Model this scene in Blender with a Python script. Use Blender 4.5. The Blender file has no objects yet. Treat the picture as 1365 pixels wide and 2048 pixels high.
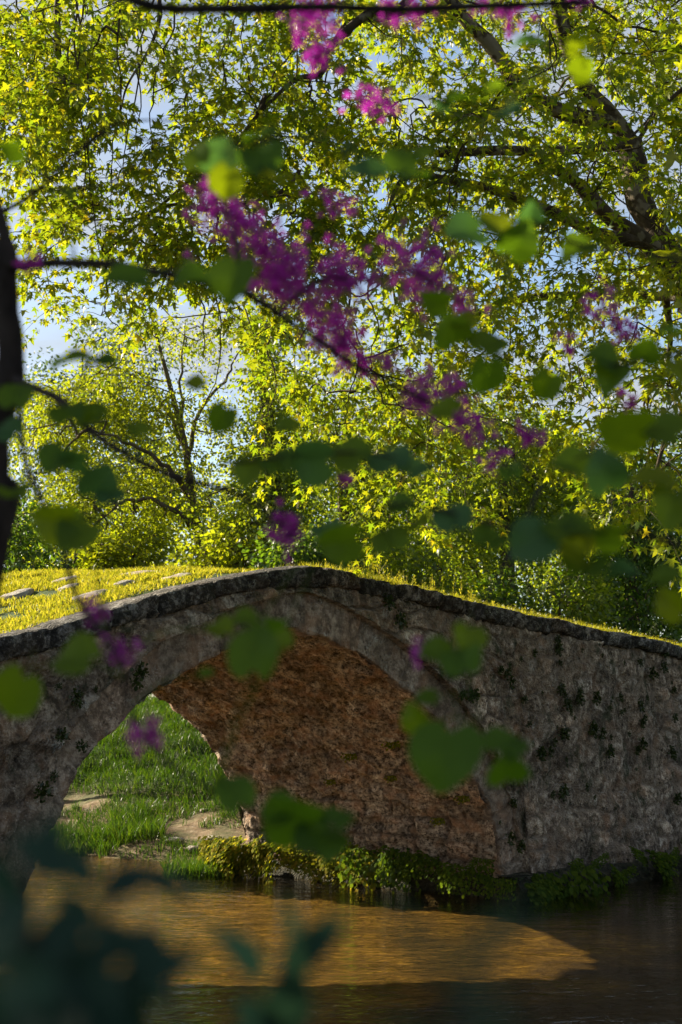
import bpy, math, random
import numpy as np
from mathutils import Vector, Matrix
C = bpy.context
SC = C.scene
COL = SC.collection
rng = np.random.default_rng(7)
random.seed(7)
R = math.radians
# ------------------------------------------------------------------ camera
F = 2844.0                      # focal length in photo pixels (1365 wide)
PITCH = math.atan(406 / F)
H = 2.65                        # eye above the water
cam = bpy.data.cameras.new('camera')
cam.sensor_fit = 'HORIZONTAL'
cam.sensor_width = 24.0
cam.lens = F / 1365 * 24.0
cam.clip_start = 0.05
cam.clip_end = 3000
cam.dof.use_dof = True
cam.dof.focus_distance = 18.5
cam.dof.aperture_fstop = 2.8
co = bpy.data.objects.new('camera', cam)
COL.objects.link(co)
co.location = (0, 0, H)
co.rotation_euler = (math.pi / 2 + PITCH, 0, 0)
SC.camera = co
# ------------------------------------------------------------------ light
SUN_EL = R(24.5)
SUN_H = np.array([0.822, -0.569])           # the way sunlight travels, seen from above
SUN_H = SUN_H / np.linalg.norm(SUN_H)
SKY_STRENGTH = 0.055
w = bpy.data.worlds.new('World')
SC.world = w
w.use_nodes = True
nt = w.node_tree
N = nt.nodes
bg = N['Background']
bg.inputs['Strength'].default_value = SKY_STRENGTH
sky = N.new('ShaderNodeTexSky')
sky.sky_type = 'NISHITA'
sky.sun_disc = False
sky.ozone_density = 1.5
sky.sun_elevation = SUN_EL
sky.sun_rotation = math.atan2(-SUN_H[0], -SUN_H[1])
tc = N.new('ShaderNodeTexCoord')
mp = N.new('ShaderNodeMapping')
mp.inputs['Scale'].default_value = (1.6, 1.6, 4.2)
cn = N.new('ShaderNodeTexNoise')
cn.inputs['Scale'].default_value = 2.6
cn.inputs['Detail'].default_value = 7
cn.inputs['Roughness'].default_value = 0.55
cr = N.new('ShaderNodeValToRGB')
cr.color_ramp.elements[0].position = 0.40
cr.color_ramp.elements[1].position = 0.66
mx = N.new('ShaderNodeMixRGB')
mx.inputs['Color2'].default_value = (3.1, 3.2, 3.3, 1)
nt.links.new(tc.outputs['Generated'], mp.inputs['Vector'])
nt.links.new(mp.outputs['Vector'], cn.inputs['Vector'])
nt.links.new(cn.outputs['Fac'], cr.inputs['Fac'])
nt.links.new(cr.outputs['Color'], mx.inputs['Fac'])
nt.links.new(sky.outputs['Color'], mx.inputs['Color1'])
nt.links.new(mx.outputs['Color'], bg.inputs['Color'])
sl = bpy.data.lights.new('sun', 'SUN')
sl.energy = 5.0
sl.angle = R(0.5)
sl.color = (1.0, 0.88, 0.66)
so = bpy.data.objects.new('sun', sl)
COL.objects.link(so)
so.rotation_euler = Vector((SUN_H[0] * math.cos(SUN_EL), SUN_H[1] * math.cos(SUN_EL), -math.sin(SUN_EL))).to_track_quat('-Z', 'Y').to_euler()
vs = SC.view_settings
vs.view_transform = 'Standard'
vs.look = 'None'
vs.exposure = 1.85
vs.gamma = 1
cy = SC.cycles
cy.max_bounces = 9
cy.diffuse_bounces = 4
cy.glossy_bounces = 3
cy.transmission_bounces = 6
cy.transparent_max_bounces = 8
cy.sample_clamp_indirect = 6
cy.use_denoising = True
# ------------------------------------------------------------------ helpers
TH = R(49)                                   # the bridge runs right and away from the camera
AL = np.array([math.cos(TH), math.sin(TH)])
AX = np.array([-math.sin(TH), math.cos(TH)])
A0 = np.array([-0.5403, 18.0])               # foot of the arch crown on the near face


def P(u, v, y):
    """the point of the photo's pixel (u, v) that lies y metres in front of the camera"""
    a = (u - 682.5) / F
    b = (1024 - v) / F
    d = np.array([a, math.cos(PITCH) - b * math.sin(PITCH), math.sin(PITCH) + b * math.cos(PITCH)])
    return d / d[1] * y + np.array([0, 0, H])


def B(s, w_, z):
    """bridge frame (along, across, up) to world"""
    s, w_, z = np.broadcast_arrays(np.asarray(s, float), np.asarray(w_, float), np.asarray(z, float))
    return np.stack([A0[0] + AL[0] * s + AX[0] * w_, A0[1] + AL[1] * s + AX[1] * w_, z], -1)


def hash3(i, j, k):
    h = (i.astype(np.int64) * 374761393 + j.astype(np.int64) * 668265263 + k.astype(np.int64) * 2147483647 + 974711) & 0xffffffff
    h = ((h ^ (h >> 13)) * 1274126177) & 0xffffffff
    h = ((h ^ (h >> 16)) * 2246822519) & 0xffffffff
    return ((h ^ (h >> 15)) & 0xffffff) / float(0xffffff)


def vnoise(p):
    p = np.asarray(p, float)
    f0 = np.floor(p)
    t = p - f0
    t = t * t * (3 - 2 * t)
    i, j, k = f0[..., 0], f0[..., 1], f0[..., 2]
    out = 0
    for a in (0, 1):
        for b in (0, 1):
            for c in (0, 1):
                wt = (t[..., 0] if a else 1 - t[..., 0]) * (t[..., 1] if b else 1 - t[..., 1]) * (t[..., 2] if c else 1 - t[..., 2])
                out = out + wt * hash3(i + a, j + b, k + c)
    return out - 0.5


def fbm(p, oct=4, gain=0.5):
    p = np.asarray(p, float)
    out, a = 0, 1.0
    for o in range(oct):
        out = out + a * vnoise(p * 2.03 ** o + 17.3 * o)
        a *= gain
    return out


def worley(x, y):
    """F1, F2 and the id of the nearest cell"""
    ix, iy = np.floor(x), np.floor(y)
    f1 = np.full(x.shape, 9.0)
    f2 = np.full(x.shape, 9.0)
    cid = np.zeros(x.shape)
    for dx in (-1, 0, 1):
        for dy in (-1, 0, 1):
            cx, cy_ = ix + dx, iy + dy
            z0 = np.zeros_like(cx)
            px = cx + 0.15 + 0.7 * hash3(cx, cy_, z0)
            py = cy_ + 0.15 + 0.7 * hash3(cx, cy_, z0 + 5)
            d = np.hypot(px - x, py - y)
            near = d < f1
            f2 = np.where(near, f1, np.minimum(f2, d))
            cid = np.where(near, hash3(cx, cy_, z0 + 9), cid)
            f1 = np.where(near, d, f1)
    return f1, f2, cid


OFF = {}


def link_mesh(name, V, faces, mat, parent=None, smooth=False):
    V = np.asarray(V, float).reshape(-1, 3)
    if parent is not None:
        V = V - OFF[parent.name]
    faces = [np.asarray(f, np.int32) for f in faces if len(f)]
    me = bpy.data.meshes.new(name)
    me.vertices.add(len(V))
    me.vertices.foreach_set('co', V.astype(np.float32).ravel())
    nl = sum(f.size for f in faces)
    npoly = sum(len(f) for f in faces)
    me.loops.add(nl)
    me.loops.foreach_set('vertex_index', np.concatenate([f.ravel() for f in faces]))
    me.polygons.add(npoly)
    tot = np.concatenate([np.full(len(f), f.shape[1], np.int32) for f in faces])
    st = np.concatenate([[0], np.cumsum(tot)[:-1]]).astype(np.int32)
    me.polygons.foreach_set('loop_start', st)
    me.polygons.foreach_set('loop_total', tot)
    if smooth:
        me.polygons.foreach_set('use_smooth', np.ones(npoly, bool))
    me.update(calc_edges=True)
    me.validate()
    if mat:
        me.materials.append(mat)
    o = bpy.data.objects.new(name, me)
    COL.objects.link(o)
    if parent is not None:
        o.parent = parent
        OFF[o.name] = OFF[parent.name]
    else:
        OFF[o.name] = np.zeros(3)
    return o


def joint_attr(o, val, tone=None):
    a = o.data.attributes.new('joint', 'FLOAT', 'POINT')
    a.data.foreach_set('value', np.asarray(val, np.float32).ravel())
    if tone is not None:
        a = o.data.attributes.new('tone', 'FLOAT', 'POINT')
        a.data.foreach_set('value', np.asarray(tone, np.float32).ravel())


def tag(o, label=None, cat=None, group=None, kind=None):
    if label:
        o['label'] = label
    if cat:
        o['category'] = cat
    if group:
        o['group'] = group
    if kind:
        o['kind'] = kind
    return o


def thing(name, label, cat, loc, group=None):
    o = bpy.data.objects.new(name, None)
    o.empty_display_size = 0.2
    COL.objects.link(o)
    o.location = loc
    OFF[o.name] = np.array(loc, float)
    return tag(o, label, cat, group)


def dup(root, loc, rot=(0, 0, 0), scale=1.0, label=None):
    r = root.copy()
    COL.objects.link(r)
    r.location = loc
    r.rotation_euler = rot
    r.scale = (scale, scale, scale) if np.isscalar(scale) else scale
    if label:
        r['label'] = label
    for ch in list(root.children):
        c = ch.copy()
        COL.objects.link(c)
        c.parent = r
    return r


def grid_faces(n, m, off=0):
    i, j = np.meshgrid(np.arange(n - 1), np.arange(m - 1), indexing='ij')
    a = (i * m + j).ravel() + off
    return np.stack([a, a + m, a + m + 1, a + 1], 1)


def tubes(PL, RD, k=5):
    """PL (E, n, 3) polylines, RD (E, n) radii -> verts, quads"""
    PL = np.asarray(PL, float)
    E_, n, _ = PL.shape
    T = np.gradient(PL, axis=1)
    T /= np.linalg.norm(T, axis=2, keepdims=True) + 1e-9
    main = np.abs(PL[:, -1] - PL[:, 0])
    ref = np.zeros((E_, 3))
    ref[np.arange(E_), np.argmin(main, 1)] = 1
    U = np.cross(T, ref[:, None, :])
    U /= np.linalg.norm(U, axis=2, keepdims=True) + 1e-9
    W_ = np.cross(T, U)
    a = np.arange(k) / k * 2 * np.pi
    V = PL[:, :, None, :] + RD[:, :, None, None] * (np.cos(a)[None, None, :, None] * U[:, :, None, :] + np.sin(a)[None, None, :, None] * W_[:, :, None, :])
    e, i, j = np.meshgrid(np.arange(E_), np.arange(n - 1), np.arange(k), indexing='ij')
    base = e * n * k
    j2 = (j + 1) % k
    Fq = np.stack([base + i * k + j, base + i * k + j2, base + (i + 1) * k + j2, base + (i + 1) * k + j], -1).reshape(-1, 4)
    return V.reshape(-1, 3), Fq


def resample(pts, n):
    """smooth curve (Catmull-Rom) through pts, n samples"""
    pts = np.asarray(pts, float)
    if len(pts) == 2:
        t = np.linspace(0, 1, n)[:, None]
        return pts[0] * (1 - t) + pts[1] * t
    q = np.vstack([2 * pts[0] - pts[1], pts, 2 * pts[-1] - pts[-2]])
    out = []
    m = len(pts) - 1
    for t in np.linspace(0, m - 1e-6, n):
        i = int(t)
        f = t - i
        a, b, c, d = q[i], q[i + 1], q[i + 2], q[i + 3]
        out.append(0.5 * (2 * b + (c - a) * f + (2 * a - 5 * b + 4 * c - d) * f * f + (3 * b - 3 * c + d - a) * f ** 3))
    return np.array(out)


def rot_from(dirv, nrm):
    """(n,3,3): local y along dirv, local z near nrm"""
    y = dirv / (np.linalg.norm(dirv, axis=1, keepdims=True) + 1e-9)
    x = np.cross(y, nrm)
    x /= np.linalg.norm(x, axis=1, keepdims=True) + 1e-9
    z = np.cross(x, y)
    return np.stack([x, y, z], 2)


def scatter(tv, tf, pos, rot, size):
    """copies of a template leaf, all in one mesh"""
    n, k = len(pos), len(tv)
    V = np.einsum('nij,kj->nki', rot, tv) * np.asarray(size)[:, None, None] + pos[:, None, :]
    Fs = []
    for f in tf:
        f = np.asarray(f)
        Fs.append((f[None] + (np.arange(n) * k)[:, None, None]).reshape(-1, f.shape[1]))
    return V.reshape(-1, 3), Fs


def unit(n):
    v = rng.normal(size=(n, 3))
    return v / np.linalg.norm(v, axis=1, keepdims=True)


# ------------------------------------------------------------------ materials
def newmat(name):
    m = bpy.data.materials.new(name)
    m.use_nodes = True
    t = m.node_tree
    t.nodes.clear()
    return m, t, t.nodes, t.links


def nn(t, kind, **kw):
    n = t.nodes.new('ShaderNode' + kind)
    for k, v in kw.items():
        if hasattr(n, k) and k not in n.inputs:
            setattr(n, k, v)
        else:
            n.inputs[k].default_value = v
    return n


def ramp(t, fac, stops):
    r = t.nodes.new('ShaderNodeValToRGB')
    el = r.color_ramp.elements
    while len(el) < len(stops):
        el.new(0.5)
    for e, (p, c) in zip(el, stops):
        e.position = p
        e.color = (c[0], c[1], c[2], 1) if hasattr(c, '__len__') else (c, c, c, 1)
    t.links.new(fac, r.inputs['Fac'])
    return r.outputs['Color']


def mixc(t, fac, a, b, mode='MIX'):
    m = t.nodes.new('ShaderNodeMixRGB')
    m.blend_type = mode
    for sock, val in ((m.inputs['Fac'], fac), (m.inputs['Color1'], a), (m.inputs['Color2'], b)):
        if hasattr(val, 'is_output'):
            t.links.new(val, sock)
        elif hasattr(val, '__len__'):
            sock.default_value = (val[0], val[1], val[2], 1)
        else:
            sock.default_value = val
    return m.outputs['Color']


def noise(t, vec, scale, detail=5, rough=0.6, dist=0.0):
    n = nn(t, 'TexNoise', Scale=scale, Detail=detail, Roughness=rough, Distortion=dist)
    if vec is not None:
        t.links.new(vec, n.inputs['Vector'])
    return n.outputs['Fac']


def objvec(t, scale=(1, 1, 1), rot=(0, 0, 0)):
    c = t.nodes.new('ShaderNodeTexCoord')
    m = t.nodes.new('ShaderNodeMapping')
    m.inputs['Scale'].default_value = scale
    m.inputs['Rotation'].default_value = rot
    t.links.new(c.outputs['Object'], m.inputs['Vector'])
    return m.outputs['Vector']


def leafmat(name, stops, trans, tfac=0.5, gloss=0.06, rand='island', rough=0.35):
    m, t, n, l = newmat(name)
    if rand == 'island':
        r = n.new('ShaderNodeNewGeometry').outputs['Random Per Island']
    else:
        r = n.new('ShaderNodeObjectInfo').outputs['Random']
    col = ramp(t, r, stops)
    big = noise(t, objvec(t), 0.9 if rand == 'island' else 25, 2)
    col = mixc(t, big, mixc(t, 0.5, col, tuple(c * 0.6 for c in stops[0][1])), col)
    d = n.new('ShaderNodeBsdfDiffuse')
    tr = n.new('ShaderNodeBsdfTranslucent')
    g = nn(t, 'BsdfGlossy', Roughness=rough)
    l.new(col, d.inputs['Color'])
    tc_ = mixc(t, 1.0, col, trans, 'MULTIPLY')
    l.new(tc_, tr.inputs['Color'])
    a = nn(t, 'MixShader', Fac=tfac)
    l.new(d.outputs[0], a.inputs[1])
    l.new(tr.outputs[0], a.inputs[2])
    b = nn(t, 'MixShader', Fac=gloss)
    l.new(a.outputs[0], b.inputs[1])
    l.new(g.outputs[0], b.inputs[2])
    o = n.new('ShaderNodeOutputMaterial')
    l.new(b.outputs[0], o.inputs['Surface'])
    return m


def barkmat(name, c1, c2, scale=6, patch=None):
    m, t, n, l = newmat(name)
    v = objvec(t, (1, 1, 0.35))
    f = noise(t, v, scale, 6)
    col = ramp(t, f, [(0.3, c1), (0.7, c2)])
    if patch:
        pf = ramp(t, noise(t, objvec(t), 5.5, 2), [(0.52, 0), (0.58, 1)])
        col = mixc(t, pf, col, patch)
    p = nn(t, 'BsdfPrincipled', Roughness=0.95)
    p.inputs['Specular IOR Level'].default_value = 0.15
    l.new(col, p.inputs['Base Color'])
    bp = nn(t, 'Bump', Strength=0.7, Distance=0.03)
    l.new(noise(t, v, scale * 3, 5), bp.inputs['Height'])
    l.new(bp.outputs[0], p.inputs['Normal'])
    o = n.new('ShaderNodeOutputMaterial')
    l.new(p.outputs[0], o.inputs['Surface'])
    return m


def stonemat(name, dark, mid, light, lichen=0.25, moss=0.0, strength=0.9, stretch=(1, 1, 1), rot=(0, 0, 0), joint=None):
    m, t, n, l = newmat(name)
    v = objvec(t, stretch, rot)
    big = noise(t, v, 1.1, 4)
    fine = noise(t, v, 8, 10, 0.78)
    col = ramp(t, fine, [(0.41, dark), (0.50, mid), (0.60, light)])
    pv = nn(t, 'TexVoronoi', Scale=13)
    l.new(v, pv.inputs['Vector'])
    pits = mixc(t, 1.0, ramp(t, pv.outputs['Distance'], [(0.10, 1), (0.34, 0)]), ramp(t, noise(t, v, 2.7, 5), [(0.42, 0), (0.55, 1)]), 'MULTIPLY')
    col = mixc(t, pits, col, (dark[0] * .4, dark[1] * .4, dark[2] * .4))
    col = mixc(t, ramp(t, big, [(0.38, 0), (0.62, 1)]), col, mixc(t, 0.55, col, dark))
    warm = noise(t, v, 2.3, 3)
    col = mixc(t, ramp(t, warm, [(0.5, 0), (0.68, 0.5)]), col, (mid[0] * 1.35, mid[1] * 0.98, mid[2] * 0.75))
    # eroded pits and pale pebbles
    vo = nn(t, 'TexVoronoi', Scale=32)
    l.new(v, vo.inputs['Vector'])
    peb = ramp(t, vo.outputs['Distance'], [(0.0, 1), (0.28, 0)])
    pm = ramp(t, noise(t, v, 4, 4), [(0.44, 0), (0.54, 1)])
    pebf = mixc(t, 1.0, peb, pm, 'MULTIPLY')
    col = mixc(t, mixc(t, 1.0, pebf, (lichen * 2.4,) * 3, 'MULTIPLY'), col, light)
    lf = ramp(t, noise(t, v, 3.1, 6, 0.75), [(0.56, 0), (0.66, 1)])
    lf2 = mixc(t, 1.0, lf, ramp(t, noise(t, v, 40, 4), [(0.45, 0), (0.6, 1)]), 'MULTIPLY')
    col = mixc(t, mixc(t, 1.0, lf2, (lichen * 2,) * 3, 'MULTIPLY'), col, (0.42, 0.43, 0.40))
    if joint:
        # every stone has its own colour
        to = nn(t, 'Attribute', attribute_name='tone')
        col = mixc(t, 1.0, col, ramp(t, to.outputs['Fac'], [(0.0, (0.50, 0.49, 0.48)), (0.3, (0.95, 0.90, 0.84)), (0.6, (1.0, 1.0, 1.0)), (0.85, (1.05, 0.93, 0.84)), (1.0, (1.5, 1.45, 1.38))]), 'MULTIPLY')
        # the joints, stored on the mesh where the stones were laid
        at = nn(t, 'Attribute', attribute_name='joint')
        jn = mixc(t, 1.0, at.outputs['Fac'], ramp(t, noise(t, v, 4, 5), [(0.36, 0.2), (0.56, 1)]), 'MULTIPLY')
        col = mixc(t, jn, col, mixc(t, fine, joint, tuple(c * 1.5 for c in joint)))
    if moss:
        mf = ramp(t, noise(t, objvec(t, (1, 1, 0.6)), 3.4, 6, 0.7), [(0.55, 0), (0.64, 1)])
        col = mixc(t, mixc(t, 1.0, mf, (moss,) * 3, 'MULTIPLY'), col, (0.022, 0.032, 0.012))
    p = nn(t, 'BsdfPrincipled', Roughness=0.95)
    p.inputs['Specular IOR Level'].default_value = 0.25
    l.new(col, p.inputs['Base Color'])
    hsum = mixc(t, 0.5, fine, vo.outputs['Distance'])
    h2 = mixc(t, 0.35, mixc(t, pits, hsum, (0, 0, 0)), noise(t, v, 30, 6, 0.7))
    bp = nn(t, 'Bump', Strength=strength, Distance=0.08)
    l.new(h2, bp.inputs['Height'])
    l.new(bp.outputs[0], p.inputs['Normal'])
    o = n.new('ShaderNodeOutputMaterial')
    l.new(p.outputs[0], o.inputs['Surface'])
    return m


M_WALL = stonemat('rubble_stone', (0.060, 0.046, 0.034), (0.235, 0.184, 0.140), (0.54, 0.47, 0.39), 0.40, 0.75, joint=(0.145, 0.110, 0.082))
M_RING = stonemat('arch_stone', (0.10, 0.078, 0.060), (0.24, 0.188, 0.148), (0.46, 0.39, 0.32), 0.40, 0.0, 0.7, joint=(0.10, 0.075, 0.056))
M_COPE = stonemat('coping_stone', (0.015, 0.014, 0.013), (0.052, 0.046, 0.040), (0.30, 0.28, 0.26), 0.4, 0.3, joint=(0.012, 0.010, 0.008))
M_VAULT = stonemat('vault_stone', (0.045, 0.032, 0.023), (0.37, 0.29, 0.215), (0.72, 0.60, 0.46), 0.0, 0.0, 1.0, (1.7, 1.0, 2.2), (0.25, 0.0, -R(41)), joint=(0.03, 0.02, 0.013))
M_MOSSY = stonemat('mossy_wet_stone', (0.010, 0.010, 0.006), (0.035, 0.034, 0.018), (0.09, 0.08, 0.05), 0.1, 0.9)
M_PAVE = stonemat('paving_stone', (0.16, 0.14, 0.12), (0.34, 0.31, 0.27), (0.5, 0.47, 0.42), 0.1, 0.0, 0.5)


def groundmat():
    m, t, n, l = newmat('ground_earth')
    v = objvec(t)
    soil = ramp(t, noise(t, v, 5, 8, 0.7), [(0.3, (0.075, 0.045, 0.022)), (0.5, (0.17, 0.115, 0.062)), (0.72, (0.32, 0.25, 0.17))])
    grass = ramp(t, noise(t, v, 7, 5), [(0.3, (0.014, 0.034, 0.005)), (0.7, (0.045, 0.085, 0.010))])
    sep = n.new('ShaderNodeSeparateXYZ')
    l.new(v, sep.inputs[0])
    gz = ramp(t, sep.outputs['Z'], [(0.0, 0), (0.02, 0)])
    mr = nn(t, 'MapRange')
    l.new(sep.outputs['Z'], mr.inputs['Value'])
    mr.inputs['From Min'].default_value = 0.75
    mr.inputs['From Max'].default_value = 1.25
    nz = ramp(t, noise(t, v, 1.6, 5), [(0.42, 0), (0.6, 1)])
    gf = mixc(t, mr.outputs[0], mixc(t, 1.0, nz, (0.55,) * 3, 'MULTIPLY'), (1, 1, 1))
    col = mixc(t, gf, soil, grass)
    bed = ramp(t, noise(t, objvec(t, (1, 1.6, 1)), 7, 8, 0.7), [(0.32, (0.06, 0.040, 0.010)), (0.5, (0.19, 0.135, 0.034)), (0.72, (0.50, 0.37, 0.09))])
    peb = nn(t, 'TexVoronoi', Scale=11)
    l.new(v, peb.inputs['Vector'])
    bed = mixc(t, ramp(t, peb.outputs['Distance'], [(0.2, 0.35), (0.5, 0)]), bed, (0.10, 0.065, 0.03))
    bed = mixc(t, ramp(t, noise(t, objvec(t, (1, 1.5, 1)), 1.25, 5, 0.65, 0.6), [(0.40, 0.82), (0.58, 0)]), bed, (0.085, 0.062, 0.020))
    shd = nn(t, 'Attribute', attribute_name='joint')  # painted shade on the river bed, stored on the ground mesh
    bed = mixc(t, shd.outputs['Fac'], bed, mixc(t, noise(t, v, 9, 5), (0.012, 0.009, 0.005), (0.05, 0.036, 0.02)))
    mr2 = nn(t, 'MapRange')
    l.new(sep.outputs['Z'], mr2.inputs['Value'])
    mr2.inputs['From Min'].default_value = -0.08
    mr2.inputs['From Max'].default_value = 0.06
    col = mixc(t, mr2.outputs[0], bed, col)
    p = nn(t, 'BsdfPrincipled', Roughness=0.95)
    p.inputs['Specular IOR Level'].default_value = 0.2
    l.new(col, p.inputs['Base Color'])
    bp = nn(t, 'Bump', Strength=0.8, Distance=0.06)
    l.new(noise(t, v, 16, 7, 0.7), bp.inputs['Height'])
    l.new(bp.outputs[0], p.inputs['Normal'])
    o = n.new('ShaderNodeOutputMaterial')
    l.new(p.outputs[0], o.inputs['Surface'])
    return m


M_GROUND = groundmat()


def watermat():
    m, t, n, l = newmat('river_water')
    v = objvec(t, (0.8, 1.5, 1.0), (0, 0, 0.25))
    a = noise(t, v, 1.9, 2, 0.5, 0.5)
    b = noise(t, v, 5.2, 3, 0.55, 0.8)
    c = noise(t, objvec(t, (1, 1, 1)), 0.5, 2)
    h = mixc(t, 0.42, a, b)
    bp = nn(t, 'Bump', Strength=0.9, Distance=0.12)
    sx = n.new('ShaderNodeSeparateXYZ')
    l.new(objvec(t), sx.inputs[0])
    mrx = nn(t, 'MapRange')
    l.new(sx.outputs['X'], mrx.inputs['Value'])
    for k_, v_ in (('From Min', -1.0), ('From Max', 2.6), ('To Min', 1.3), ('To Max', 0.22)):
        mrx.inputs[k_].default_value = v_
    run = mixc(t, 1.0, ramp(t, noise(t, objvec(t, (0.5, 1.0, 1)), 0.8, 3), [(0.38, 0.35), (0.6, 1.0)]), mrx.outputs[0], 'MULTIPLY')
    l.new(run, bp.inputs['Strength'])
    l.new(h, bp.inputs['Height'])
    # reflectance from the angle of incidence (Schlick), the same from above and below
    ge = n.new('ShaderNodeNewGeometry')
    dt = nn(t, 'VectorMath', operation='DOT_PRODUCT')
    l.new(bp.outputs[0], dt.inputs[0])
    l.new(ge.outputs['Incoming'], dt.inputs[1])
    ab = nn(t, 'Math', operation='ABSOLUTE')
    l.new(dt.outputs['Value'], ab.inputs[0])
    om = nn(t, 'Math', operation='SUBTRACT', use_clamp=True)
    om.inputs[0].default_value = 1.0
    l.new(ab.outputs[0], om.inputs[1])
    pw = nn(t, 'Math', operation='POWER')
    l.new(om.outputs[0], pw.inputs[0])
    pw.inputs[1].default_value = 5
    fr = nn(t, 'Math', operation='MULTIPLY_ADD')
    l.new(pw.outputs[0], fr.inputs[0])
    fr.inputs[1].default_value = 0.95
    fr.inputs[2].default_value = 0.02
    tr = n.new('ShaderNodeBsdfTransparent')
    tr.inputs['Color'].default_value = (0.84, 0.72, 0.50, 1)
    g = nn(t, 'BsdfGlossy', Roughness=0.03)
    l.new(bp.outputs[0], g.inputs['Normal'])
    mx_ = n.new('ShaderNodeMixShader')
    l.new(fr.outputs[0], mx_.inputs[0])
    l.new(tr.outputs[0], mx_.inputs[1])
    l.new(g.outputs[0], mx_.inputs[2])
    o = n.new('ShaderNodeOutputMaterial')
    l.new(mx_.outputs[0], o.inputs['Surface'])
    return m


M_WATER = watermat()
M_PLANE_BARK = barkmat('plane_bark', (0.022, 0.015, 0.010), (0.075, 0.055, 0.038), 7, (0.14, 0.115, 0.085))
M_DARK_BARK = barkmat('dark_bark', (0.005, 0.004, 0.004), (0.040, 0.031, 0.028), 30)
M_BARK = barkmat('wood_bark', (0.04, 0.03, 0.02), (0.14, 0.105, 0.07), 8)
M_TWIG = barkmat('twig_bark', (0.03, 0.022, 0.014), (0.085, 0.064, 0.042), 20)
M_PLANE_LEAF = leafmat('plane_leaf', [(0.0, (0.07, 0.125, 0.010)), (0.5, (0.13, 0.17, 0.010)), (0.95, (0.19, 0.205, 0.012)), (1.0, (0.20, 0.16, 0.012))], (2.6, 2.3, 0.7), 0.6, 0.025)
M_YEL_LEAF = leafmat('yellow_green_leaf', [(0.0, (0.10, 0.13, 0.010)), (0.6, (0.17, 0.205, 0.012)), (1.0, (0.24, 0.24, 0.015))], (2.6, 2.5, 0.7), 0.55, 0.02)
M_MID_LEAF = leafmat('wood_leaf', [(0.0, (0.06, 0.10, 0.012)), (0.6, (0.12, 0.165, 0.014)), (1.0, (0.19, 0.215, 0.018))], (3.0, 2.7, 0.7), 0.55, 0.025)
M_DARK_LEAF = leafmat('dark_leaf', [(0.0, (0.03, 0.068, 0.012)), (0.7, (0.07, 0.125, 0.014)), (1.0, (0.12, 0.16, 0.016))], (2.6, 2.5, 0.7), 0.45, 0.03)
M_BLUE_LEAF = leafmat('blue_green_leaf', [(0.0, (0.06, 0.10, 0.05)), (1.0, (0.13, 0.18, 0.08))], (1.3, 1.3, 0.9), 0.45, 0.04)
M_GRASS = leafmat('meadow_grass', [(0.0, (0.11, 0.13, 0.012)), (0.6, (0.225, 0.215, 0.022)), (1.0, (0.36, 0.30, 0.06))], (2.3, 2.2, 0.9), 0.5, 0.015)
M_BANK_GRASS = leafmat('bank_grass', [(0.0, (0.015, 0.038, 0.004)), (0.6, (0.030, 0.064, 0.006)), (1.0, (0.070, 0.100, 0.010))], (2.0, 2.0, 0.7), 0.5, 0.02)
M_FERN_LIT = leafmat('fern_leaf_lit', [(0.0, (0.07, 0.10, 0.010)), (0.6, (0.18, 0.18, 0.015)), (1.0, (0.30, 0.23, 0.04))], (2.0, 2.0, 0.7), 0.45, 0.004, 'island', 0.7)  # sunlight put into the leaf colour: the lighter, yellower fern
M_FERN_SHADED = leafmat('fern_leaf_shaded', [(0.0, (0.035, 0.07, 0.010)), (1.0, (0.11, 0.15, 0.016))], (1.8, 1.8, 0.7), 0.45, 0.004, 'island', 0.7)  # same fern with shade put into a darker leaf colour
M_BROAD = leafmat('broad_leaf', [(0.0, (0.07, 0.13, 0.03)), (1.0, (0.15, 0.20, 0.06))], (1.3, 1.3, 0.8), 0.35, 0.02)
M_TUFT = leafmat('wall_tuft', [(0.0, (0.014, 0.028, 0.006)), (1.0, (0.052, 0.072, 0.012))], (1.3, 1.3, 0.8), 0.3, 0.03)
M_RED_LEAF = leafmat('redbud_leaf', [(0.0, (0.034, 0.082, 0.010)), (1.0, (0.070, 0.120, 0.008))], (2.9, 2.5, 0.5), 0.55, 0.01, 'object', 0.5)
M_RED_BLUE = leafmat('redbud_leaf_bluish', [(0.0, (0.032, 0.085, 0.032)), (1.0, (0.05, 0.11, 0.036))], (2.0, 2.0, 0.8), 0.45, 0.015, 'object', 0.5)
M_RED_YOUNG = leafmat('redbud_leaf_young', [(0.0, (0.075, 0.13, 0.007)), (1.0, (0.13, 0.165, 0.006))], (2.4, 2.1, 0.5), 0.55, 0.01, 'object', 0.5)
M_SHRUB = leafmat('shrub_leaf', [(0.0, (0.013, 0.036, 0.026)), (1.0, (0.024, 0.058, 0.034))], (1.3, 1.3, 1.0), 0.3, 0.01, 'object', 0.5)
M_FLOWER = leafmat('redbud_petal', [(0.0, (0.21, 0.006, 0.18)), (0.5, (0.42, 0.018, 0.38)), (1.0, (0.60, 0.065, 0.56))], (1.3, 1.1, 1.3), 0.45, 0.03)
M_WHITE = leafmat('daisy_petal', [(0.0, (0.7, 0.68, 0.6)), (1.0, (0.8, 0.8, 0.75))], (1, 1, 1), 0.3, 0.02)

# ------------------------------------------------------------------ terrain and water
TOP = np.array([(-16, 0.9), (-9, 2.35), (-6.5, 2.92), (-4.5, 3.44), (-3.88, 3.58), (-3.21, 3.77), (-2.49, 3.98), (-1.51, 4.24), (-0.6, 4.44), (0.0, 4.52), (0.5, 4.52), (0.83, 4.50), (2.15, 4.42), (3.61, 4.28), (4.9, 4.19), (7.07, 4.05), (8.71, 3.96), (10.19, 3.85), (17, 3.3)])


def top(s):
    return np.interp(s, TOP[:, 0], TOP[:, 1])


def sm(e, xs, ys):
    return np.interp(e, xs, ys)


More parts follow.
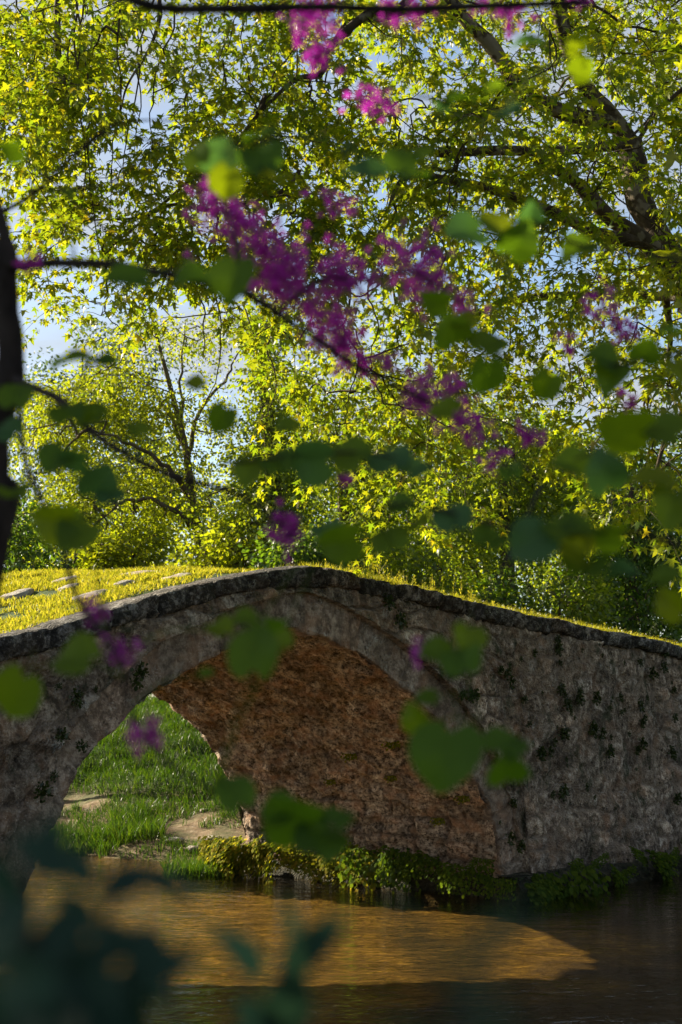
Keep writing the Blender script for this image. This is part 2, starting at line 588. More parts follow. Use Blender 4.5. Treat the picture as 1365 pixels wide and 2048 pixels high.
def ground_z(x, y):
    s = (x - A0[0]) * AL[0] + (y - A0[1]) * AL[1]
    w_ = (x - A0[0]) * AX[0] + (y - A0[1]) * AX[1]
    nz = fbm(np.stack([x * 0.8, y * 0.8, x * 0], -1), 4)
    ed = 0.35 * nz
    eR = s - 4.55 + ed
    bR = sm(eR, [-1.2, 0, .3, 1.5, 2.4, 3.4, 7.5, 9.5, 13.5, 60], [-.22, -.03, .16, .42, .72, 1.22, 2.6, 3.05, 3.2, 3.2])
    eL = -4.75 - s + ed
    bL = sm(eL, [-1.2, 0, .4, 2, 5, 30], [-.22, 0, .4, 1.8, 2.7, 3.2])
    back = np.maximum(bR, bL)
    e1 = -s - (4.9 - 0.5 * np.minimum(w_, 0)) + ed
    f1 = sm(e1, [-1.5, 0, .5, 2, 4, 30], [-.22, 0, .35, 0.95, 1.05, 1.6])
    e2 = np.minimum(x - 5.6, -w_ - 3) + ed
    f2 = sm(e2, [-1.5, 0, .5, 2, 4, 30], [-.22, 0, .35, 0.8, 1.05, 1.6])
    front = np.maximum(f1, f2)
    z = np.where(w_ > 2.7, back, front)
    return z + 0.07 * nz * (z > -0.18) + 0.05 * nz + 0.07 * fbm(np.stack([x * 2.1, y * 2.1, x * 0 + 44], -1), 2) * (z < -0.1)


def axis(lo, hi, a, b, step):
    mid = np.arange(a, b, step)
    l_ = a - np.geomspace(step, a - lo, 28)[::-1]
    r_ = b + np.geomspace(step, hi - b, 28)
    return np.concatenate([l_, mid, r_])


xs = axis(-700, 700, -14, 14, 0.22)
ys = axis(-300, 1600, 3, 44, 0.22)
X, Y = np.meshgrid(xs, ys, indexing='ij')
Z = ground_z(X, Y)
_s = (X - A0[0]) * AL[0] + (Y - A0[1]) * AL[1]
_w = (X - A0[0]) * AX[0] + (Y - A0[1]) * AX[1]
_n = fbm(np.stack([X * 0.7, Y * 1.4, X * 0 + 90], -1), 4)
bed_shade = np.clip(np.maximum((_s - 3.2) / 1.3, (-_w - 3.0) / 1.0) + 1.3 * _n, 0, 1) * (_w < 0.3)  # shade painted into the bed colour, right and downstream of the arch
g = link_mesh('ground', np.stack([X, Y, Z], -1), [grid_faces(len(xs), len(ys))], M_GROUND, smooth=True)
joint_attr(g, bed_shade)
tag(g, 'earth river banks, grassy slope and sandy river bed', kind='structure')
wx = np.linspace(-60, 60, 41)
wy = np.linspace(-30, 90, 41)
X, Y = np.meshgrid(wx, wy, indexing='ij')
g = link_mesh('river_water', np.stack([X, Y, X * 0], -1), [grid_faces(41, 41)], M_WATER)
tag(g, 'shallow rippled river water under the bridge', kind='structure')

# ------------------------------------------------------------------ the bridge
ARCH = np.array([(-4.60, -0.5), (-4.50, 0.1), (-4.32, 0.45), (-4.14, 0.75), (-3.93, 1.18), (-3.76, 1.52), (-3.46, 1.99), (-3.09, 2.38), (-2.46, 2.85), (-1.85, 3.18), (-1.3, 3.41), (-0.47, 3.67), (0, 3.735), (0.45, 3.67), (0.83, 3.57), (1.34, 3.41), (1.86, 3.19), (2.41, 2.92), (2.98, 2.58), (3.52, 2.15), (3.93, 1.64), (4.2, 1.24), (4.40, 0.7), (4.5, 0.1), (4.52, -0.5)])
BW = 5.4                                      # width of the bridge
bridge = thing('stone_bridge', 'old humpbacked stone bridge with one pointed arch across the river', 'bridge', tuple(B(0, 0, 0)))
# dense arch curve by length, its outward normals
seg = np.hypot(*np.diff(ARCH, axis=0).T)
cum = np.concatenate([[0], np.cumsum(seg)])
NT = 330
tt = np.linspace(0, cum[-1], NT)
arch = np.stack([np.interp(tt, cum, ARCH[:, 0]), np.interp(tt, cum, ARCH[:, 1])], 1)
for _ in range(3):
    arch[1:-1] = (arch[:-2] + 2 * arch[1:-1] + arch[2:]) / 4
tan = np.gradient(arch, axis=0)
for _ in range(12):
    tan[1:-1] = (tan[:-2] + tan[1:-1] + tan[2:]) / 3
tan /= np.linalg.norm(tan, axis=1, keepdims=True)
nor = np.stack([-tan[:, 1], tan[:, 0]], 1)
RING = 0.46 + 0.05 * fbm(np.stack([tt * 1.3, tt * 0, tt * 0], 1), 3)
ext = arch + nor * RING[:, None]
es = np.maximum.accumulate(ext[:, 0])


def ext_z(s):
    return np.where((s > ext[0, 0]) & (s < ext[-1, 0]), np.interp(s, es + np.arange(NT) * 1e-7, ext[:, 1]), -0.6)


CH = 0.22                                     # coping height


def face_relief(s, z):
    """how far the rubble stands proud of the face"""
    ws = s + 0.12 * fbm(np.stack([s * 2, z * 2, s * 0 + 3], -1), 3)
    wz = z + 0.12 * fbm(np.stack([s * 2, z * 2, s * 0 + 8], -1), 3)
    f1, f2, cid = worley(ws * 2.0, wz * 3.4)
    joint = np.clip((f2 - f1) / 0.22, 0, 1)
    r = 0.062 * (joint - 1) * (cid > 0.3) + 0.055 * (cid - 0.5)
    r = r + 0.07 * fbm(np.stack([s * 1.1, z * 1.1, s * 0], -1), 3) + 0.05 * fbm(np.stack([s * 5, z * 5, s * 0 + 4], -1), 4, 0.6)
    pit = fbm(np.stack([s * 3.1, z * 2.2, s * 0 + 20], -1), 4)
    r = r - 0.16 * np.clip(pit - 0.22, 0, 1)
    return r, np.clip(1.25 * (1 - np.clip((f2 - f1) / 0.30, 0, 1)), 0, 1) * (cid > 0.2), cid


ss = np.arange(-11, 16.5, 0.035)
nr = 120
tz = np.linspace(0, 1, nr)
zb = ext_z(ss)
zt = top(ss) - CH + 0.04
S_ = np.repeat(ss[:, None], nr, 1)
Z_ = zb[:, None] + (zt - zb)[:, None] * tz[None]
D, JT, TN = face_relief(S_, Z_)
# the left pier is more eroded
ero = np.clip((-S_ - 2.0) / 2.0, 0, 1) * np.clip((3.4 - Z_) / 1.5, 0, 1)
D = D * (1 + 0.9 * ero) + ero * 0.16 * fbm(np.stack([S_ * 1.7, Z_ * 1.7, S_ * 0 + 31], -1), 4)
# batter: the foot of the wall stands a little forward
D = D + 0.10 * np.clip((1.2 - Z_) / 1.2, 0, 1) * (S_ > 4.5)
D = D + 0.07 * np.exp(-np.maximum(Z_ - zb[:, None], 0) / 0.16) * (np.abs(S_) < 4.2) - 0.05 * np.exp(-np.maximum(zt[:, None] - Z_, 0) / 0.05)
W0 = -0.04 - D
V = B(S_, W0, Z_)
# return of the hood line into the arch ring
ret = B(ss, W0[:, 0] * 0 + 0.14, zb)
V = np.concatenate([ret[:, None], V], 1)
joint_attr(link_mesh('front_wall', V, [grid_faces(len(ss), nr + 1)], M_WALL, bridge, True), np.concatenate([JT[:, :1], JT], 1), np.concatenate([TN[:, :1], TN], 1))
# arch ring
nrad = 16
q = np.linspace(0, 1.04, nrad)
Tm = np.repeat(tt[:, None], nrad, 1)
S_ = arch[:, None, 0] + nor[:, None, 0] * RING[:, None] * q[None]
Z_ = arch[:, None, 1] + nor[:, None, 1] * RING[:, None] * q[None]
edge = 0.085 * fbm(np.stack([tt * 2.6, tt * 0 + 2, tt * 0], 1), 4)          # ragged arris
S_[:, 0] += nor[:, 0] * edge
Z_[:, 0] += nor[:, 1] * edge
vw = Tm / 0.36 + 0.25 * vnoise(np.stack([Tm * 0.9, q[None] * 1.5 + Tm * 0, Tm * 0], -1))
jd = np.abs(vw - np.round(vw))
TR = 0.05 + 0.9 * hash3(np.round(vw - 0.5), vw * 0, vw * 0 + 3)
JR = np.clip(1 - jd / 0.07, 0, 1) * np.clip(1.6 * (0.45 + vnoise(np.stack([Tm * 1.3, q[None] * 3 + Tm * 0, Tm * 0 + 50], -1))), 0, 1)
D = -0.035 * np.clip(1 - jd / 0.06, 0, 1) + 0.03 * (hash3(np.round(vw - 0.5), vw * 0, vw * 0) - 0.5)
D = D + 0.03 * fbm(np.stack([S_ * 5, Z_ * 5, S_ * 0 + 2], -1), 4, 0.6) + 0.05 * fbm(np.stack([S_ * 1.4, Z_ * 1.4, S_ * 0 + 12], -1), 2)
low = np.clip((1.9 - Z_) / 1.5, 0, 1)
D = D * (1 + 1.6 * low) + low * 0.05
V = B(S_, 0.035 - D, Z_)
V0 = B(S_[:, 0] - 0.0 * nor[:, 0], 0.035 - D[:, 0] + 0.16, Z_[:, 0])
joint_attr(link_mesh('arch_ring', np.concatenate([V0[:, None], V], 1), [grid_faces(NT, nrad + 1)], M_RING, bridge, True), np.concatenate([JR[:, :1], JR], 1), np.concatenate([TR[:, :1], TR], 1))
# vault (underside of the arch)
nw = 150
ww = np.linspace(0.06, BW, nw)
T2, W2 = np.meshgrid(tt, ww, indexing='ij')
row = T2 / 0.30 + 0.5 * fbm(np.stack([T2 * 0.8, W2 * 0.7, T2 * 0], -1), 3)
ri = np.floor(row)
colx = W2 / 0.62 + hash3(ri, ri * 0, ri * 0) * 3 + 0.4 * fbm(np.stack([T2 * 1.5, W2 * 1.5, T2 * 0 + 5], -1), 3)
dr = np.minimum(row - ri, 1 - row + ri)
dc = np.abs(colx - np.round(colx))
gap = np.clip(1 - np.minimum(dr / 0.10, dc / 0.05), 0, 1) * (0.3 + 0.7 * np.clip(2.2 * (0.5 + vnoise(np.stack([T2 * 0.9, W2 * 0.9, T2 * 0 + 40], -1))), 0, 1))
gap = gap * np.clip((2.1 - arch[:, None, 1]) / 1.2, 0.12, 1)
blk = hash3(ri, np.floor(colx), ri * 0 + 2) - 0.5
D = -0.07 * gap + 0.045 * blk + 0.10 * fbm(np.stack([T2 * 6 + W2 * 2.5, W2 * 3.2, T2 * 0 + 6], -1), 5, 0.65) + 0.03 * fbm(np.stack([T2, W2, T2 * 0 + 60], -1), 2)
hole = fbm(np.stack([T2 * 4.2, W2 * 2.6, T2 * 0 + 70], -1), 3)
D = D - 0.12 * np.clip(hole - 0.30, 0, 1) / 0.3
D = D - 0.6 * np.maximum(W2 - (BW - 0.16), 0)
V = B(arch[:, None, 0] - nor[:, None, 0] * D, W2 + 0 * D, arch[:, None, 1] - nor[:, None, 1] * D)
joint_attr(link_mesh('vault', V, [grid_faces(NT, nw)], M_VAULT, bridge, True), np.clip(gap * 1.3, 0, 1), 0.5 + 0.8 * blk)
# far face
ss2 = np.arange(-11, 16.5, 0.03)
aw = arch + nor * 0.11
az = np.where((ss2 > aw[0, 0]) & (ss2 < aw[-1, 0]), np.interp(ss2, np.maximum.accumulate(aw[:, 0]) + np.arange(NT) * 1e-7, aw[:, 1]), -0.6)
Z_ = az[:, None] + (top(ss2) + 0.26 - az)[:, None] * np.linspace(0, 1, 20)[None]
S_ = np.repeat(ss2[:, None], 20, 1)
link_mesh('back_wall', B(S_, BW + 0.02 + 0.06 * fbm(np.stack([S_ * 3, Z_ * 3, S_ * 0], -1), 3), Z_), [grid_faces(len(ss2), 20)], M_WALL, bridge, True)
# coping: rough slabs along the near edge
def coping(w0, dz, name, seed, depth=0.62):
    s_ = np.arange(-11, 16.5, 0.03)
    prof = np.array([(depth, 0.0), (depth * .5, 0.012), (0.10, 0.008), (0.03, -0.004), (0.0, -0.03), (-0.012, -0.08), (-0.012, -0.13), (0.0, -0.18), (0.03, -0.215), (0.10, -0.225), (0.2, -0.225)])
    cuts = np.cumsum(0.45 + 0.65 * np.random.default_rng(seed).random(60)) - 11.5
    idx = np.searchsorted(cuts, s_)
    dist = np.min(np.abs(s_[:, None] - cuts[None]), 1)
    per = np.random.default_rng(seed + 1).random((len(cuts) + 1, 3)) - 0.5
    z0 = top(s_) + dz + 0.035 * per[idx, 0]
    wo = 0.055 * per[idx, 1]
    notch = np.clip(1 - dist / 0.05, 0, 1)
    Wp = prof[None, :, 0] + wo[:, None] + w0 + 0.09 * notch[:, None] * (prof[None, :, 0] < 0.06)
    Zp = z0[:, None] + prof[None, :, 1] * (1 + 0.25 * per[idx, 2])[:, None] - 0.045 * notch[:, None] * (prof[None, :, 1] > -0.1)
    Sp = np.repeat(s_[:, None], len(prof), 1)
    r1 = fbm(np.stack([Sp * 4, Wp * 4, Zp * 4 + seed], -1), 4, 0.65)
    r2 = fbm(np.stack([Sp * 1.5, Wp * 2, Zp * 3 + seed + 9], -1), 2)
    r1 = r1 + 0.5 * fbm(np.stack([Sp * 13, Wp * 13, Zp * 13 + seed], -1), 3, 0.7)
    amp = np.where(prof[None, :, 1] > -0.02, 0.35, 1.0)
    Wp = Wp - (0.12 * r1 + 0.08 * r2) * amp
    Zp = Zp + 0.06 * r1 * amp + 0.03 * r2
    o = link_mesh(name, B(Sp, Wp, Zp), [grid_faces(len(s_), len(prof))], M_COPE, bridge, True)
    joint_attr(o, np.repeat(notch[:, None], len(prof), 1), np.repeat(0.5 + 0.9 * per[idx, 0:1], len(prof), 1))
    return o


coping(-0.12, 0.0, 'coping', 3)


def deck_z(s, w_):
    return top(s) - 0.02 + 0.055 * np.clip(w_ - 0.3, 0, 9)


s_ = np.arange(-11, 16.5, 0.12)
w_ = np.linspace(0.12, BW + 0.02, 44)
S_, W_ = np.meshgrid(s_, w_, indexing='ij')
link_mesh('deck', B(S_, W_, deck_z(S_, W_) - 0.02 + 0.06 * fbm(np.stack([S_ * 1.3, W_ * 1.3, S_ * 0], -1), 4) * (W_ > 0.4)), [grid_faces(len(s_), len(w_))], M_GROUND, bridge, True)
# worn paving slabs showing through the turf
slabs = []
for i in range(34):
    cs = rng.uniform(-7.5, 1.0)
    cw = rng.uniform(0.9, 4.9)
    if any((cs - a) ** 2 + (cw - b) ** 2 < (r0 + 0.26) ** 2 for a, b, r0 in slabs):
        continue
    r0 = rng.uniform(0.12, 0.27)
    slabs.append((cs, cw, r0))
    k = 12
    ang = np.linspace(0, 2 * np.pi, k, endpoint=False) + rng.uniform(-.15, .15, k)
    rr = r0 * rng.uniform(0.62, 1.12, k)
    ps, pw = cs + rr * np.cos(ang) * 1.25, cw + rr * np.sin(ang)
    zt_ = deck_z(ps, pw) + 0.02 + rng.uniform(-.008, .008)
    low_ = B(cs + (ps - cs) * 1.05, cw + (pw - cw) * 1.05, deck_z(ps, pw) - 0.06)
    hi_ = B(ps, pw, zt_)
    in_ = B(cs + (ps - cs) * 0.75, cw + (pw - cw) * 0.75, zt_ + 0.01)
    c_ = B(cs, cw, deck_z(cs, cw) + 0.034)[None]
    a = np.arange(k)
    b = (a + 1) % k
    link_mesh('paving_slab', np.concatenate([low_, hi_, in_, c_]), [np.concatenate([np.stack([a, b, k + b, k + a], 1), np.stack([k + a, k + b, 2 * k + b, 2 * k + a], 1)]), np.stack([2 * k + a, 2 * k + b, np.full(k, 3 * k)], 1)], M_PAVE, bridge)
# a plinth of rock under the right abutment
s_ = np.concatenate([np.full(60, 4.30), np.linspace(4.3, 15.5, 220)])
w_ = np.concatenate([np.linspace(BW + 0.1, -0.35, 60), np.full(220, -0.42)])
ph = np.linspace(0, 1, 14)
inw = np.concatenate([np.tile([[1.0, 0.0]], (60, 1)), np.tile([[0.0, 1.0]], (220, 1))])
prof_o = 0.55 * (1 - ph) ** 0.6 - 0.42
prof_z = -0.4 + 0.74 * np.sin(ph * np.pi / 2) ** 0.8
rr = 0.16 * fbm(np.stack([np.repeat(s_[:, None], 14, 1) * 1.6, np.repeat(w_[:, None], 14, 1) * 1.6, np.repeat(ph[None], 280, 0) * 2], -1), 4)
taper = np.concatenate([np.ones(60), 1 - 0.35 * np.clip((s_[60:] - 5) / 6, 0, 1)])
S_ = s_[:, None] - inw[:, 0:1] * (prof_o[None] + rr)
W_ = w_[:, None] - inw[:, 1:2] * (prof_o[None] + rr)
link_mesh('plinth', B(S_, W_, prof_z[None] * taper[:, None] + rr * 0.5), [grid_faces(280, 14)], M_MOSSY, bridge, True)

# ------------------------------------------------------------------ grass
def blades(pos, hgt, wid, lean=0.35, up=None):
    """curved two-piece blades"""
    n = len(pos)
    a = rng.uniform(0, 2 * np.pi, n)
    side = np.stack([np.cos(a), np.sin(a), a * 0], 1)
    ld = rng.normal(size=(n, 2)) * lean
    mid = pos + np.stack([ld[:, 0] * hgt * .35, ld[:, 1] * hgt * .35, hgt * .55], 1)
    tip = pos + np.stack([ld[:, 0] * hgt, ld[:, 1] * hgt, hgt * (1 - 0.25 * np.hypot(ld[:, 0], ld[:, 1]))], 1)
    w1 = (wid * .5)[:, None] * side
    V = np.stack([pos - w1, pos + w1, mid + w1 * .8, mid - w1 * .8, tip], 1).reshape(-1, 3)
    b = np.arange(n)[:, None] * 5
    return V, [b + np.array([[0, 1, 2, 3]]), b + np.array([[3, 2, 4]])]


def merge(parts):
    Vs, Fs, off = [], {}, 0
    for V, F_ in parts:
        V = np.asarray(V).reshape(-1, 3)
        for f in F_:
            Fs.setdefault(f.shape[1], []).append(f + off)
        Vs.append(V)
        off += len(V)
    return np.concatenate(Vs), [np.concatenate(v) for v in Fs.values()]


n = 130000
gs = rng.uniform(-9, 3.5, n)
gw = rng.uniform(0.16, 5.35, n)
dens = fbm(np.stack([gs * 1.4, gw * 1.4, gs * 0], 1), 3)
keep = (dens > -0.22) & (gw > 0.30 + 0.30 * np.exp(-((gs + 1.0) / 1.7) ** 2) + 0.25 * vnoise(np.stack([gs * 2, gs * 0, gs * 0], 1)))
bare = np.clip((gs + 2.8) / 2.2, 0, 1) * (gw < 0.75 + 0.3 * np.clip(gs + 1.0, 0, 1))
keep &= rng.random(n) > bare
for a, b, r0 in slabs:
    keep &= ((gs - a) / 1.25) ** 2 + (gw - b) ** 2 > (r0 * 0.85) ** 2
gs, gw, dens = gs[keep], gw[keep], dens[keep]
hh = rng.uniform(0.035, 0.10, len(gs)) * (1 + 1.1 * np.clip(dens + .1, 0, 1))
p1 = blades(B(gs, gw, deck_z(gs, gw) - 0.03), hh, rng.uniform(.008, .016, len(gs)), 0.6)
n = 26000
gs = rng.uniform(0.4, 15, n)
gw = 0.06 + rng.gamma(2.0, 0.14, n)
hh = rng.uniform(0.08, 0.21, n)
p2 = blades(B(gs, gw, deck_z(gs, gw) - 0.03), hh, rng.uniform(.006, .012, n), 0.45)
V, Fc = merge([p1, p2])
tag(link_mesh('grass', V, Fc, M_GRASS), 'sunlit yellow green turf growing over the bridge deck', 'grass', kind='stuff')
# tall seeding stalks along the right half of the crown
parts = []
sp = rng.random((15, 1, 1))
tmpl_v = np.array([(0, 0, 0), (.16, .45, .03), (0, 1, 0), (-.16, .45, .03)])
tmpl_f = [np.array([[0, 1, 2, 3]])]
stk = np.concatenate([rng.uniform(1.4, 4.4, 70), rng.uniform(4.4, 11, 60)])
for s0 in stk:
    w0 = rng.uniform(0.15, 0.9)
    h0 = rng.uniform(0.16, 0.46) if s0 < 4.4 else rng.uniform(0.12, 0.26)
    p0 = B(s0, w0, deck_z(s0, w0) - 0.03)
    ln = rng.normal(size=2) * 0.07
    tip = p0 + np.array([ln[0] * h0 * 2, ln[1] * h0 * 2, h0])
    pl = resample([p0, p0 + np.array([ln[0] * h0 * .4, ln[1] * h0 * .4, h0 * .55]), tip], 5)
    v, f = tubes(pl[None], np.full((1, 5), 0.004), 4)
    parts.append((v, [f]))
    k = int(16 * h0 / 0.3) + 5
    tq = rng.uniform(0.15, 1, k)
    pp = p0 + (tip - p0) * tq[:, None]
    d = unit(k) * np.array([1, 1, 0.2]) + np.array([0, 0, 0.9])
    parts.append(scatter(tmpl_v, tmpl_f, pp, rot_from(d, unit(k)), rng.uniform(.035, .085, k) * (1.15 - 0.6 * tq)))
V, Fc = merge(parts)
tag(link_mesh('tall_grass', V, Fc, M_GRASS), 'tall sunlit seeding grass stalks standing along the right parapet', 'grass', kind='stuff')
# daisies
n = 70
gs = rng.uniform(3, 11, n)
gw = rng.uniform(0.12, 0.7, n)
pz = B(gs, gw, deck_z(gs, gw) + rng.uniform(.06, .17, n))
hexv = np.array([(math.cos(a) * 1.0, math.sin(a) * 1.0, 0) for a in np.linspace(0, 2 * np.pi, 8, endpoint=False)])
hv, hf = scatter(hexv, [np.arange(8)[None]], pz, rot_from(unit(n), unit(n)), np.full(n, 0.014))
tag(link_mesh('daisies', hv, hf, M_WHITE), 'tiny white daisies dotted in the grass on the right parapet', 'flowers', kind='stuff')
# bank grass seen through the arch
n = 80000
bs = rng.uniform(4.5, 15, n)
bw = rng.uniform(BW + 0.15, 19, n)
bp_ = B(bs, bw, 0)
bz = ground_z(bp_[:, 0], bp_[:, 1])
dens = fbm(np.stack([bs * 0.9, bw * 0.9, bs * 0 + 3], 1), 3)
path = (bs > 5.3 + .5 * dens) & (bs < 6.4 + 1.2 * dens) & (bw < 11)
thr = np.where(path, 0.24, np.where(bz > 0.9, -0.9, -0.25))
keep = (dens > thr) & (bz > -0.02)
bp_, bz, dens = bp_[keep], bz[keep], dens[keep]
bp_[:, 2] = bz - 0.02
hh = rng.uniform(0.09, 0.27, len(bp_)) * (1 + 1.2 * np.clip(dens, 0, 1))
p1 = blades(bp_, hh, rng.uniform(.009, .018, len(bp_)), 0.5)
# the long tussock at the water's edge beside the arch, and more along the shore
parts = [p1]
for (u0, u1, v0, v1, y0, hm, cnt) in [(330, 470, 1722, 1738, 25.2, 0.34, 1500), (200, 330, 1640, 1668, 28.5, 0.45, 900), (100, 230, 1668, 1690, 29.0, 0.40, 1200), (225, 300, 1560, 1630, 30, 0.5, 700)]:
    uu = rng.uniform(u0, u1, cnt)
    fr_ = rng.random(cnt)
    pts = np.array([P(a, v0 + (v1 - v0) * b, y0 - 1.2 * b) for a, b in zip(uu, fr_)])
    pts[:, 2] = np.maximum(ground_z(pts[:, 0], pts[:, 1]), -0.05)
    parts.append(blades(pts, rng.uniform(.5, 1.1, cnt) * hm, rng.uniform(.01, .018, cnt), 0.4))
V, Fc = merge(parts)
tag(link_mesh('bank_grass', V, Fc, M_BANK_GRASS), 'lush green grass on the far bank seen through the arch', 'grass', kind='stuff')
# daisies and a few stones on that bank
rk = 0
for (u, v, y, sz) in [(395, 1655, 26.6, .30), (425, 1640, 27, .22), (350, 1668, 27.2, .24), (300, 1676, 27.8, .2), (452, 1648, 26.3, .26), (410, 1600, 29, .2)]:
    k = 10
    th_, ph_ = np.meshgrid(np.linspace(0, 2 * np.pi, k, endpoint=False), np.linspace(-1.5, 1.5, 7))
    d = np.stack([np.cos(th_) * np.cos(ph_), np.sin(th_) * np.cos(ph_), 0.55 * np.sin(ph_)], -1)
    d = d * (1 + 0.9 * fbm(d * 1.7 + rk * 5, 4)[..., None]) * sz * np.array([.75, .75, .45])
    i, j = np.meshgrid(np.arange(6), np.arange(k), indexing='ij')
    f = np.stack([i * k + j, i * k + (j + 1) % k, (i + 1) * k + (j + 1) % k, (i + 1) * k + j], -1).reshape(-1, 4)
    p0 = P(u, v, y)
    p0[2] = max(ground_z(np.array([p0[0]]), np.array([p0[1]]))[0], 0.0)
    o = link_mesh('bank_stone', d, [f], M_PAVE, None, True)
    o.location = p0
    tag(o, ['flat pale stone at the water edge beside the grass tussock', 'small stone on the dirt path just above the flat pale stone', 'low wet stone on the shore left of the grass tussock', 'leftmost low stone on the shore under the arch', 'rounded stone on the path nearest the vault foot', 'topmost stone on the dirt path under the grass slope'][rk], 'stone', 'stones on the far bank')
    rk += 1

# ------------------------------------------------------------------ plants on the stone
def clump(n, spread, hang, size, mat, name, seed_dir=(0, 0, 1), root=None):
    """a hanging clump of small lobed leaves on wiry stalks, growing out of local -y"""
    pos, dirs = [], []
    for i in range(n):
        a = rng.uniform(-1, 1)
        t_ = rng.random() ** 0.7
        out = rng.uniform(0.35, 1.0)
        x = a * spread + rng.normal() * 0.03
        yy = -out * spread * 0.55 * math.sin(t_ * 1.9 + 0.2)
        z = 0.10 * spread * rng.random() - hang * t_ ** 1.5 * out + 0.05
        pos.append((x, yy, z))
        dirs.append((a * 0.3 + rng.normal() * .3, -0.6, -0.3 - 0.9 * t_))
    pos, dirs = np.array(pos), np.array(dirs)
    lv = np.array([(0, 0, 0), (.38, .45, .05), (.2, .95, 0), (-.2, .95, 0), (-.38, .45, .05)])
    v, f = scatter(lv, [np.array([[0, 1, 2, 3, 4]])], pos, rot_from(dirs, unit(n) * 0.6 + np.array([0, -0.5, 0.8])), rng.uniform(.6, 1.3, n) * size)
    return v, f


fern_src = {}
def fern(kind, p, ang, scale, label):
    n, spread, hang, size, mat = {'lit': (420, .36, .46, .052, M_FERN_LIT), 'shade': (420, .38, .44, .054, M_FERN_SHADED), 'broad': (110, .24, .34, .085, M_BROAD)}[kind]
    if kind not in fern_src:
        v, f = clump(n, spread, hang, size, mat, kind)
        o = link_mesh('fern_clump' if kind != 'broad' else 'leafy_plant', v, f, mat)
        fern_src[kind] = o
        tag(o, label, 'fern' if kind != 'broad' else 'plant', 'ferns along the waterline' if kind != 'broad' else None)
        o.location = p
        o.rotation_euler = (0, 0, ang)
        o.scale = (scale,) * 3
        return o
    o = dup(fern_src[kind], p, (rng.uniform(-.25, .25), rng.uniform(-.5, .5), ang), (scale * rng.uniform(.7, 1.2), scale * rng.uniform(.8, 1.4), scale * rng.uniform(.6, 1.35)), label)
    return o


# local -y of a clump must look out of the stone
A_IN = math.atan2(-AL[1], -AL[0]) + math.pi / 2      # facing into the arch (towards -along)
A_OUT = math.atan2(-AX[1], -AX[0]) + math.pi / 2     # facing the camera (towards -across)
wl = np.linspace(BW + .2, 2.4, 15)
for i, w0 in enumerate(wl):
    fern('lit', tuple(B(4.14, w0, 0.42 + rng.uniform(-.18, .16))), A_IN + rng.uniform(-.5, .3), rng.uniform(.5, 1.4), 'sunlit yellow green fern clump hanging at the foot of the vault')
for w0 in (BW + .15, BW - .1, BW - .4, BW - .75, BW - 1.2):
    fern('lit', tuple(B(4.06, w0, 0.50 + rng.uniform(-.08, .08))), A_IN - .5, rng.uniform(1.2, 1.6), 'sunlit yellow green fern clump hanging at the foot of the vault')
fern('broad', tuple(B(4.05, 1.95, 0.42)), A_IN, 1.0, 'pale broad leafed plant hanging to the water at the vault foot')
fern('broad', tuple(B(4.2, 1.6, 0.36)), A_IN + .3, 0.7, 'smaller broad leafed plant just right of the pale hanging one')
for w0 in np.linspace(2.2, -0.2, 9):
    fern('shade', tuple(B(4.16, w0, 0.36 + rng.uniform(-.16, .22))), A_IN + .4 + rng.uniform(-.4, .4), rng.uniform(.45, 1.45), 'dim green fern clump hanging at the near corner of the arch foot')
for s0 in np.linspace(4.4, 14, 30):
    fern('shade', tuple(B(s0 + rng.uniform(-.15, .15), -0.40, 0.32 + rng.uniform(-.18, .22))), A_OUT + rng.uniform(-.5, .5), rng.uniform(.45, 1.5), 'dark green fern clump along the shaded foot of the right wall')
# tufts rooted in the wall face
k_ = 110
d_ = unit(k_) * np.array([1, .7, 1]) * (rng.random((k_, 1)) ** .5)
tv, tf = scatter(np.array([(0, 0, 0), (.4, .45, .05), (.25, .9, 0), (-.25, .9, 0), (-.4, .45, .05)]), [np.array([[0, 1, 2, 3, 4]])], d_ * np.array([.085, .05, .10]) * (1 + .6 * fbm(d_ * 2, 2))[:, None] - np.array([0, .02, 0]), rot_from(d_ + np.array([0, -.3, -.25]) + .4 * unit(k_), unit(k_)), rng.uniform(.5, 1.2, k_) * .042)
tuft = None
spots = [(1045, 1180), (1060, 1310), (1105, 1285), (1190, 1295), (1270, 1330), (1305, 1355), (990, 1345), (1075, 1390), (1035, 1405), (1150, 1390), (1120, 1395), (1215, 1400), (1240, 1425), (1285, 1400), (1335, 1370), (1340, 1440), (1010, 1335), (1300, 1260), (1275, 1450), (1180, 1465), (1140, 1440), (1105, 1460), (1275, 1490), (1210, 1510), (1195, 1470), (1070, 1510), (1125, 1535), (1095, 1595), (1290, 1540), (1335, 1510), (1180, 1600), (1010, 1680), (1015, 1610), (1240, 1330), (1320, 1310), (915, 1395), (890, 1350), (765, 1210), (865, 1220), (1155, 1305), (265, 1355), (180, 1385), (105, 1380), (140, 1400), (70, 1590), (95, 1560), (110, 1480), (150, 1500), (1345, 1600), (1110, 1330)]
spots += [(a + rng.normal() * 22, b + rng.normal() * 26) for a, b in spots[:39] if rng.random() < .75] + [(a + rng.normal() * 12, b + rng.normal() * 16) for a, b in spots[8:26]]


def on_face(u, v, w0=0.0):
    r = P(u, v, 1.0) - np.array([0, 0, H])
    t_ = (w0 + A0 @ AX) / (r[:2] @ AX)
    q_ = r * t_
    return (q_[:2] - A0) @ AL, q_[2] + H


